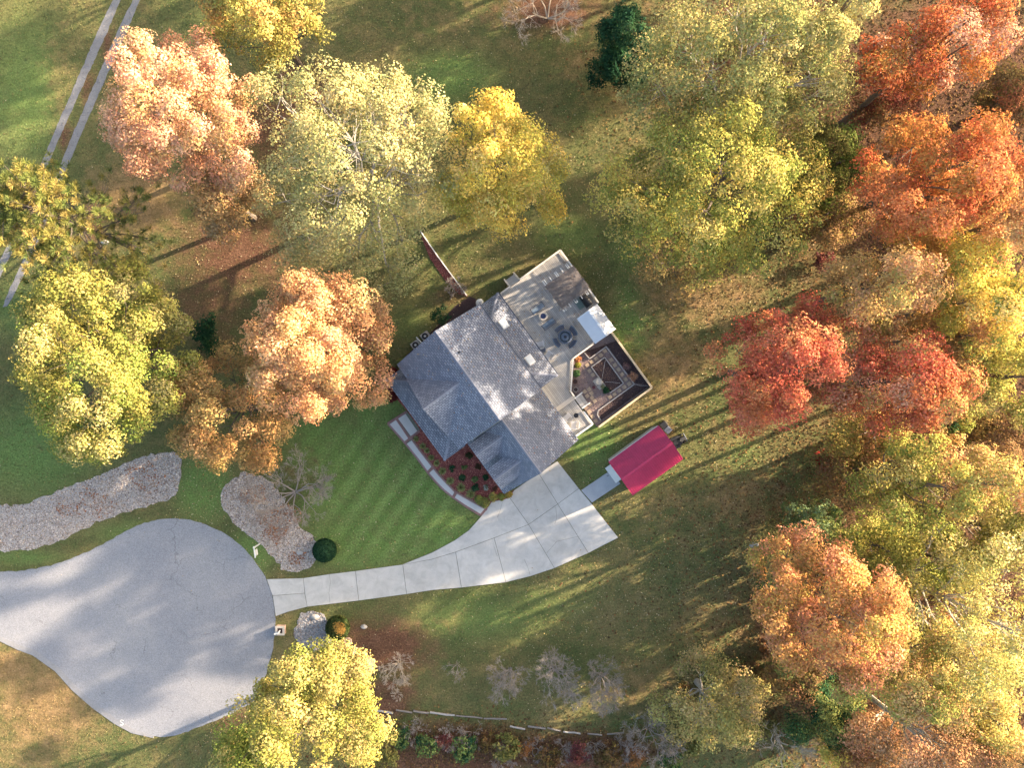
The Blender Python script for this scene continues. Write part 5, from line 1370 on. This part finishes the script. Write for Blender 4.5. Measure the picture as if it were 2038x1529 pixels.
mp('chassis', MB().box((0, 0, .32), (1.35, .5, .14)), M['dark'])
mp('deck_cover', MB().lathe((-.05, 0, .16), [(.5, 0), (.54, .1), (.5, .16), (.2, .18)], 16), M['dark'])
b = MB(); b.add([(.15, -.26, .4), (.72, -.24, .4), (.72, .24, .4), (.15, .26, .4), (.18, -.2, .72), (.66, -.17, .64), (.66, .17, .64), (.18, .2, .72)], [(0, 3, 2, 1), (4, 5, 6, 7), (0, 1, 5, 4), (1, 2, 6, 5), (2, 3, 7, 6), (3, 0, 4, 7)])
mp('hood', b, M['black'])
mp('seat', MB().box((-.38, 0, .6), (.42, .44, .1)), M['black']); mp('backrest', MB().box((-.6, 0, .8), (.1, .44, .36)), M['black'])
for s in (-1, 1):
    wv = mp('rear_wheel', MB().tube([(-.42, s * .36, .28), (-.42, s * .6, .28)], .28, 16), M['rubber'])
    h_ = MB().tube([(-.42, s * .58, .28), (-.42, s * .61, .28)], .13, 12).build('hub', M['steel'], None); h_.parent = wv
    mp('front_wheel', MB().tube([(.52, s * .34, .19), (.52, s * .5, .19)], .19, 14), M['rubber'])
    mp('fender', MB().box((-.42, s * .46, .6), (.62, .3, .06)), M['black'])
mp('steering_column', MB().tube([(.15, 0, .7), (-.02, 0, .95)], .03, 6), M['dark'])
ring = [(-.02 + .17 * math.cos(a) * .8, .17 * math.sin(a), .95 + .17 * math.cos(a) * .5) for a in [i * 2 * math.pi / 14 for i in range(15)]]
mp('steering_wheel', MB().tube(ring, .018, 5), M['black'])
mp('front_bumper', MB().tube([(.8, -.45, .3), (.8, .45, .3)], .06, 8), M['slate'])

# ------------------------------------------------------------------ street-side things
sb = P(517, 1083); stp = P(502, 1090, 1.85)
sg = thing('sale_sign', (sb.x, sb.y, 0), 'white post and arm with a hanging sign by the street', 'sign')
ad = (P(505, 1112, 1.75) - P(502, 1090, 1.75)); ad.z = 0; ad.normalize()
MB().box((sb.x, sb.y, .93), (.12, .12, 1.86), math.atan2(ad.y, ad.x)).build('post', M['white'], sg)
MB().bar(Vector((sb.x, sb.y, 1.72)) - ad * .12, Vector((sb.x, sb.y, 1.72)) + ad * 1.05, .1, .1).build('arm', M['white'], sg)
pc = Vector((sb.x, sb.y, 1.2)) + ad * .6
pn = MB().box(pc, (.62, .03, .62), math.atan2(ad.y, ad.x)).build('sign_panel', M['white'], sg)
nn = Vector((-ad.y, ad.x, 0))
M['print'] = plain('grey_print', (.35, .37, .42), .7)
for s in (-1, 1):
    MB().box(pc + nn * (s * .018) + Vector((0, 0, .18)), (.54, .006, .16), math.atan2(ad.y, ad.x)).build('panel_band', M['print'], pn)
    MB().bar(pc + ad * (s * .22) + Vector((0, 0, .3)), pc + ad * (s * .22) + Vector((0, 0, .5)), .015, .015).build('chain', M['steel'], sg)

mbp = P(561, 1252)
mx = thing('mailbox_planter', (mbp.x, mbp.y, 0), 'square tan brick planter at the street edge', 'planter')
ring_ = MB(); bh = .6
for row in range(6):
    z = .06 + row * .1
    for side in range(4):
        for k in range(4):
            t0 = -.28 + k * .2 + (.05 if row % 2 else -.05)
            dx, dy = [(t0, -.36), (.36, t0), (-t0, .36), (-.36, -t0)][side]
            b = MB().box((mbp.x + dx, mbp.y + dy, z), (.185, .11, .085) if side % 2 == 0 else (.11, .185, .085)); b.build('brick', M['tanbrick'], mx)
MB().box((mbp.x, mbp.y, .3), (.74, .74, .5)).build('core', M['joint'], mx)
for dx, dy, sx, sy in ((0, -.37, .96, .2), (0, .37, .96, .2), (-.37, 0, .2, .54), (.37, 0, .2, .54)):
    MB().box((mbp.x + dx, mbp.y + dy, .66), (sx, sy, .06)).build('coping', M['firepit'], mx)
MB().box((mbp.x, mbp.y, .565), (.52, .52, .03)).build('soil', M['darkmulch'], mx)
mb_ = thing('mailbox', (mbp.x, mbp.y, .58), 'white mailbox on a post in the brick planter', 'mailbox')
MB().box((mbp.x, mbp.y, .95), (.1, .1, .75)).build('post', M['white'], mb_)
b = MB(); prf = [(-.09, 0), (.09, 0), (.09, .12)] + [(.09 * math.cos(a), .12 + .09 * math.sin(a)) for a in [math.pi * i / 6 for i in range(1, 6)]] + [(-.09, .12)]
n = len(prf); dvec = Vector((-.96, -.28, 0)); sd = Vector((.28, -.96, 0))
ce = Vector((mbp.x, mbp.y, 1.32))
b.add([ce + dvec * t + sd * x + Vector((0, 0, z)) for t in (-.18, .34) for x, z in prf], [tuple(range(n - 1, -1, -1)), tuple(range(n, 2 * n))] + [(i, (i + 1) % n, n + (i + 1) % n, n + i) for i in range(n)])
b.build('box', M['white'], mb_)
MB().bar(ce + dvec * .1 + sd * .105 + Vector((0, 0, .06)), ce + dvec * .1 + sd * .105 + Vector((0, 0, .26)), .02, .05).build('flag', M['dark'], mb_)

rg = P(693, 1277)
rt = thing('brick_ring', (rg.x, rg.y, 0), 'small ring of tan bricks beside the bronze topped ball', 'planter')
for k in range(11):
    a = k * 2 * math.pi / 11
    MB().box((rg.x + .32 * math.cos(a), rg.y + .32 * math.sin(a), .07), (.15, .17, .16), a).build('brick', M['tanbrick'], rt)
MB().lathe((rg.x, rg.y, .02), [(.26, 0), (.24, .05), (.05, .06)], 14).build('soil', M['darkmulch'], rt)
def rock(x, y, s, label, mat):
    p = P(x, y); R = random.Random(x)
    vs = []; n = 8
    for j, (rr0, z) in enumerate(((.9, 0), (1, .35), (.7, .75), (.25, .95))):
        for k in range(n):
            a = 2 * math.pi * k / n; q = s * rr0 * R.uniform(.75, 1.15); vs.append((p.x + q * math.cos(a) * 1.25, p.y + q * math.sin(a) * .85, z * s * .8))
    fs = [(j * n + k, j * n + (k + 1) % n, (j + 1) * n + (k + 1) % n, (j + 1) * n + k) for j in range(3) for k in range(n)] + [tuple(range(24, 32)), tuple(range(7, -1, -1))]
    tag(MB().add(vs, fs).build('rock', mat), label, 'rock')
rock(725, 1248, .32, 'pale flat rock on the reddish soil', M['firepit']); rock(1500, 1086, .4, 'grey boulder at the woodland edge', M['conc_path']); rock(664, 1302, .2, 'small white stone above the yellow tree', M['white'])
rock(628, 1228, .36, 'tan boulder on top of the small rock bed', M['firepit']); rock(596, 1100, .34, 'grey boulder in the oval rock bed near its tip', M['timber']); rock(209, 482, .35, 'tan rock in the shadow edge by the pine', M['firepit'])
for x, y, w, l, h, lab, mt in ((706, 1297, .3, .6, .35, 'white utility stub box on the reddish soil', 'white'), (735, 1326, .8, 1.0, .7, 'pale grey green utility cabinet half hidden by the yellow tree', 'rug')):
    p = P(x, y, h); t = thing('utility_box', (p.x, p.y, 0), lab, 'utility box', rz=-.3)
    mtt = M['white'] if mt == 'white' else plain('cabinet_green', (.42, .48, .46), .5)
    o = MB().box((0, 0, h / 2), (w, l, h)).build('cabinet', mtt, None); o.parent = t
    b = MB(); b.add([(-w * .55, -l * .54, h), (w * .55, -l * .54, h), (w * .55, l * .54, h), (-w * .55, l * .54, h), (-w * .45, -l * .45, h + .07), (w * .45, -l * .45, h + .07), (w * .45, l * .45, h + .07), (-w * .45, l * .45, h + .07)], [(0, 3, 2, 1), (4, 5, 6, 7), (0, 1, 5, 4), (1, 2, 6, 5), (2, 3, 7, 6), (3, 0, 4, 7)])
    o = b.build('lid', mtt, None); o.parent = t

# log edging along the lower woods
LOGS = [((745, 1415.7), (782, 1421)), ((787.5, 1415.7), (820, 1420)), ((822, 1417), (853, 1421)), ((855, 1420), (905, 1426)), ((907, 1426), (960, 1431)), ((962, 1432), (1009, 1433)), ((1015, 1447), (1045, 1454)), ((1050, 1448), (1086, 1452)), ((1089, 1451), (1116, 1456.6)), ((1120.8, 1458), (1155, 1462)), ((1170, 1462), (1199, 1465)), ((1208.7, 1463.5), (1243, 1460.7))]
nth = ['first', 'second', 'third', 'fourth', 'fifth', 'sixth', 'seventh', 'eighth', 'ninth', 'tenth', 'eleventh', 'twelfth']
for i, (a, e) in enumerate(LOGS):
    p, q = P(*a, .2), P(*e, .2); r = random.uniform(.08, .12)
    p.z = q.z = r * .8
    cu = [p.lerp(q, t) + Vector((random.uniform(-.03, .03), random.uniform(-.03, .03), 0)) for t in (0, .33, .66, 1)]
    tag(MB().tube(cu, [r, r * .96, r * 1.03, r * .92], 8).build('edging_log', M['greylog'] if i % 3 else M['timber']), f'{nth[i]} pale log of the lawn edging, counted from the yellow tree', 'log', 'logs edging the lower lawn')

# ------------------------------------------------------------------ undergrowth: a few shrub kinds, copied
KINDS = [('brown', [(a * .6, b * .6, c * .6) for a, b, c in BROWN], 1.3), ('dark green', GREEN[:3] + DARKG[:2], 1.2), ('olive', [(.20, .19, .06), (.26, .23, .08), (.16, .16, .05)], 1.2), ('rust', [(.30, .13, .05), (.38, .19, .07), (.24, .11, .05)], 1.1), ('maroon', [(.16, .05, .05), (.22, .08, .06), (.12, .05, .05)], 1.0)]  # brown darkened so its colour carries the shade of the canopy gaps
proto = []
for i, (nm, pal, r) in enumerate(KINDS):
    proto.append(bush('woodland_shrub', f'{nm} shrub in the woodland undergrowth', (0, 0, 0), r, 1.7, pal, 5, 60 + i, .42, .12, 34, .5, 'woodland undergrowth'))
used = set()
def place(k, x, y, s, label=None, group=None):
    p = P(x, y); o = proto[k] if k not in used else copy_tree(proto[k])
    used.add(k); o.location = (p.x, p.y, 0); o.rotation_euler = (0, 0, random.uniform(0, 6.28)); o.scale = (s, s, s * random.uniform(.8, 1.2))
    if not label:
        nm = min(TREES, key=lambda t: (t[0] - p.x) ** 2 + (t[1] - p.y) ** 2)[2]
        label = f"{'tall' if s > 1.05 else 'low'} {KINDS[k][0]} undergrowth shrub near {nm}"
    if label: o['label'] = label
    if group: o['group'] = group
ZONES = [([(1560, 20), (2000, 20), (2038, 1100), (1700, 900), (1640, 620), (1560, 460)], 38), ([(1530, 1120), (1960, 1080), (1960, 1500), (1560, 1500)], 28), ([(1300, 1400), (1560, 1330), (1560, 1529), (1300, 1529)], 10)]
for poly, n in ZONES:
    xs = [p[0] for p in poly]; ys = [p[1] for p in poly]; c = 0
    while c < n:
        x, y = random.uniform(min(xs), max(xs)), random.uniform(min(ys), max(ys))
        if inside(np.array([[x, y]]), poly)[0]:
            # ground pixel, pulled towards the centre like everything at ground level
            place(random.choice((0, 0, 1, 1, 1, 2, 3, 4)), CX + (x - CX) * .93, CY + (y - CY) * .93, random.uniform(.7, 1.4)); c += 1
KNAME = [k[0] for k in KINDS]
BR = [(1, 800, 1462, 1.0, 'first green shrub behind the logs, next to the yellow tree'), (1, 852, 1476, 1.1, 'second green shrub behind the logs from the yellow tree'), (1, 925, 1482, 1.25, 'deep green rounded shrub behind the middle logs'), (2, 1005, 1474, 1.2, 'olive shrub below the gap in the logs'), (3, 1040, 1480, .9, 'rust shrub below the gap in the logs'), (0, 970, 1470, .8, 'brown shrub between deep green and olive shrubs'), (4, 885, 1470, .9, 'maroon shrub between the second and deep green shrubs'),
      (0, 1090, 1500, 1.0, 'brown shrub below the ninth log'), (4, 1150, 1490, 1.1, 'maroon shrub below the tenth log'), (0, 1210, 1495, 1.1, 'brown shrub below the twelfth log'), (1, 1330, 1505, 1.1, 'green shrub at the bottom edge below the olive gold tree'), (2, 770, 1500, 1.1, 'olive shrub at the bottom edge beside the yellow tree'), (3, 1260, 1500, 1.0, 'rust shrub at the bottom edge right of the logs')]
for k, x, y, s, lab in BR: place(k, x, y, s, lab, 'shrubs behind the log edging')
for i, (x, y) in enumerate(((830, 1455), (890, 1462), (940, 1460), (1000, 1500), (1060, 1490), (1120, 1490), (1185, 1485), (1235, 1485))):
    bare('brush', f'grey leafless brush behind the logs, {nth[i]} counted from the yellow tree', P(x, y), 2.2, 1.6, 'twig', cat='shrub', stems=6, levels=4, seed=70 + i, r0=.03, group='leafless brush behind the logs')

# ------------------------------------------------------------------ fallen leaves on the lawns
def litter(name, n, zones, pal, smin, smax, label):
    P_ = []
    for x, y, rx, ry, w in zones:
        m = int(n * w); P_.append(np.stack([rng.normal(x, rx, m), rng.normal(y, ry, m)], 1))
    q = np.concatenate(P_); q = q[(q[:, 0] > -150) & (q[:, 0] < 2200) & (q[:, 1] > -150) & (q[:, 1] < 1680)]
    w = np.stack([(q[:, 0] - CX) * H / FPX, -(q[:, 1] - CY) * H / FPX], 1)
    bad = inside(w, street_pts) | inside(w, [P(*p) for p in OUTL]) | inside(w, DPW) | inside(w, GP)
    keep = ~bad | (rng.random(len(w)) < .03); keep &= ~inside(w, DPW); w = w[keep]; q = q[keep]
    N = len(w); p = np.concatenate([w, rng.uniform(.03, .07, (N, 1))], 1); p[bad[keep], 2] = .095
    v, f = leaf_arrays(p, np.tile([0, 0, 1.], (N, 1)) + rng.normal(size=(N, 3)) * .3, rng.uniform(smin, smax, N), .7)
    col = np.array(pal)[rng.integers(0, len(pal), N)] * rng.uniform(.7, 1.25, (N, 1))
    tag(link(name, arr_mesh(name, v, f, col), M['leaf']), label, 'leaves', kind='stuff')
DPW = [W(*p) for p in [(-8.2, -10), (-8.2, 12), (1.6, 12), (9, 4.4), (8.5, -7.2), (2, -10)]]
litter('fallen_or_lit_leaves', 17000, [(1019, 764, 620, 430, .30), (1350, 950, 220, 260, .22), (1400, 560, 180, 110, .12), (400, 970, 45, 55, .02), (500, 1100, 120, 60, .025), (450, 520, 160, 130, .07), (1100, 380, 160, 160, .08), (820, 80, 220, 100, .04), (1250, 1260, 240, 110, .09), (420, 1460, 60, 25, .012)],
       [(.42, .36, .22), (.50, .42, .26), (.36, .25, .13), (.30, .20, .10), (.46, .34, .14)],   .035, .085, 'pale fallen leaves scattered over the lawns')
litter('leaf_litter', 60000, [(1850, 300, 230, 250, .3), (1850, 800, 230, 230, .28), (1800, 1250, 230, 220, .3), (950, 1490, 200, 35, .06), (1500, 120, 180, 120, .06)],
       [(.13, .065, .035), (.18, .10, .045), (.09, .055, .03), (.24, .15, .06), (.11, .085, .04)], .07, .16, 'brown and orange leaf litter on the woodland floor')  # litter tones lowered to paint in the dark under the canopy

# ------------------------------------------------------------------ grass
def grass(n):
    q = np.stack([rng.uniform(-60, 2100, n), rng.uniform(-60, 1590, n)], 1)
    def m(L):
        r = np.zeros(len(q))
        for x, y, rx, ry, a in L: r = np.maximum(r, a * np.exp(-.9 * (((q[:, 0] - x) / rx) ** 2 + ((q[:, 1] - y) / ry) ** 2)))
        return np.clip(r, 0, 1)
    lu, dr, so_ = m(LUSH), m(DRY_SUNLIT), m(SOIL)
    w = np.stack([(q[:, 0] - CX) * H / FPX, -(q[:, 1] - CY) * H / FPX], 1)
    bad = (rng.random(n) < so_ * 1.1)
    for poly in [street_pts, [P(*p) for p in OUTL], DPW, GP, mp_, mp2, mp3, [P(*p) for p in WOUT] + [P(*p) for p in WIN[::-1]], [P(*p) for p in [(1156, 976), (1215, 936), (1235, 963), (1178, 1001)]], [W(11.9, 3), W(16.2, 3), W(16.2, 9.5), W(11.9, 9.5)]] + [[P(*p) for p in b] for b in (BED1, BED2, BED3, *TRK)]:
        bad |= inside(w, poly)
    k = ~bad; w = w[k]; lu = lu[k][:, None]; dr = dr[k][:, None]; N = len(w)
    col = np.array([.125, .128, .058]) * (1 - lu) + np.array([.155, .235, .074]) * lu
    col = col * (1 - dr) + np.array([.28, .20, .10]) * dr  # blades share the dry tan and painted sun gold
    col = col * rng.uniform(.55, 1.5, (N, 1)) * rng.uniform(.88, 1.12, (N, 3))
    brown = rng.random(N) < .2; col[brown] = np.array([.17, .12, .065]) * rng.uniform(.6, 1.4, (int(brown.sum()), 1))
    a = rng.uniform(0, 6.283, N); wd = rng.uniform(.03, .06, N); ht = rng.uniform(.05, .11, N); le = rng.uniform(.02, .12, N); b = rng.uniform(0, 6.283, N)
    v = np.zeros((N, 3, 3)); v[:, :, :2] = w[:, None]
    v[:, 0, 0] -= np.cos(a) * wd; v[:, 0, 1] -= np.sin(a) * wd; v[:, 1, 0] += np.cos(a) * wd; v[:, 1, 1] += np.sin(a) * wd
    v[:, 2, 0] += np.cos(b) * le; v[:, 2, 1] += np.sin(b) * le; v[:, 2, 2] = ht
    tag(link('grass', arr_mesh('grass', v.reshape(-1, 3), np.arange(N * 3).reshape(N, 3), col), M['leaf']), 'short autumn grass covering the lawns', 'grass', kind='stuff')
grass(270000)

# a few leaves that have come down on the roofs and the deck
def roof_leaves():
    pts = []
    for n, u0, u1, v0, v1, fz in ((170, -8, 2, -2.7, 1.9, lambda v: 9 - (v + 2.85) * 3.4 / 4.8), (110, 2.2, 8.3, -2.6, 2.0, lambda v: 7 - (v + 2.75) * 4 / 4.85), (90, -8, 2, -7.8, -3, lambda v: 9 + (v + 2.85) * 3.8 / 5.05),
                                  (60, -7.5, 1.5, 2.3, 4.1, lambda v: 3.0 + (4.2 - v) * 1.75 / 2.69), (150, -8, 1.4, 4.4, 11.8, lambda v: 1.0)):
        for _ in range(n):
            u = random.uniform(u0, u1); v = random.uniform(v0, v1) if random.random() < .75 else v1 - abs(random.gauss(0, .25)); p = W(u, v, fz(v) + .035); pts.append(tuple(p))
    p = np.array(pts); N = len(p)
    v, f = leaf_arrays(p, np.tile([0, 0, 1.], (N, 1)) + rng.normal(size=(N, 3)) * .35, rng.uniform(.04, .08, N), .7)
    col = np.array([(.40, .26, .12), (.46, .33, .15), (.30, .18, .09), (.36, .15, .08)])[rng.integers(0, 4, N)]
    tag(link('fallen_or_lit_leaves', arr_mesh('fallen_or_lit_leaves', v, f, col), M['leaf']), 'scattered fallen leaves on the house roof and deck', 'leaves', kind='stuff')
roof_leaves()
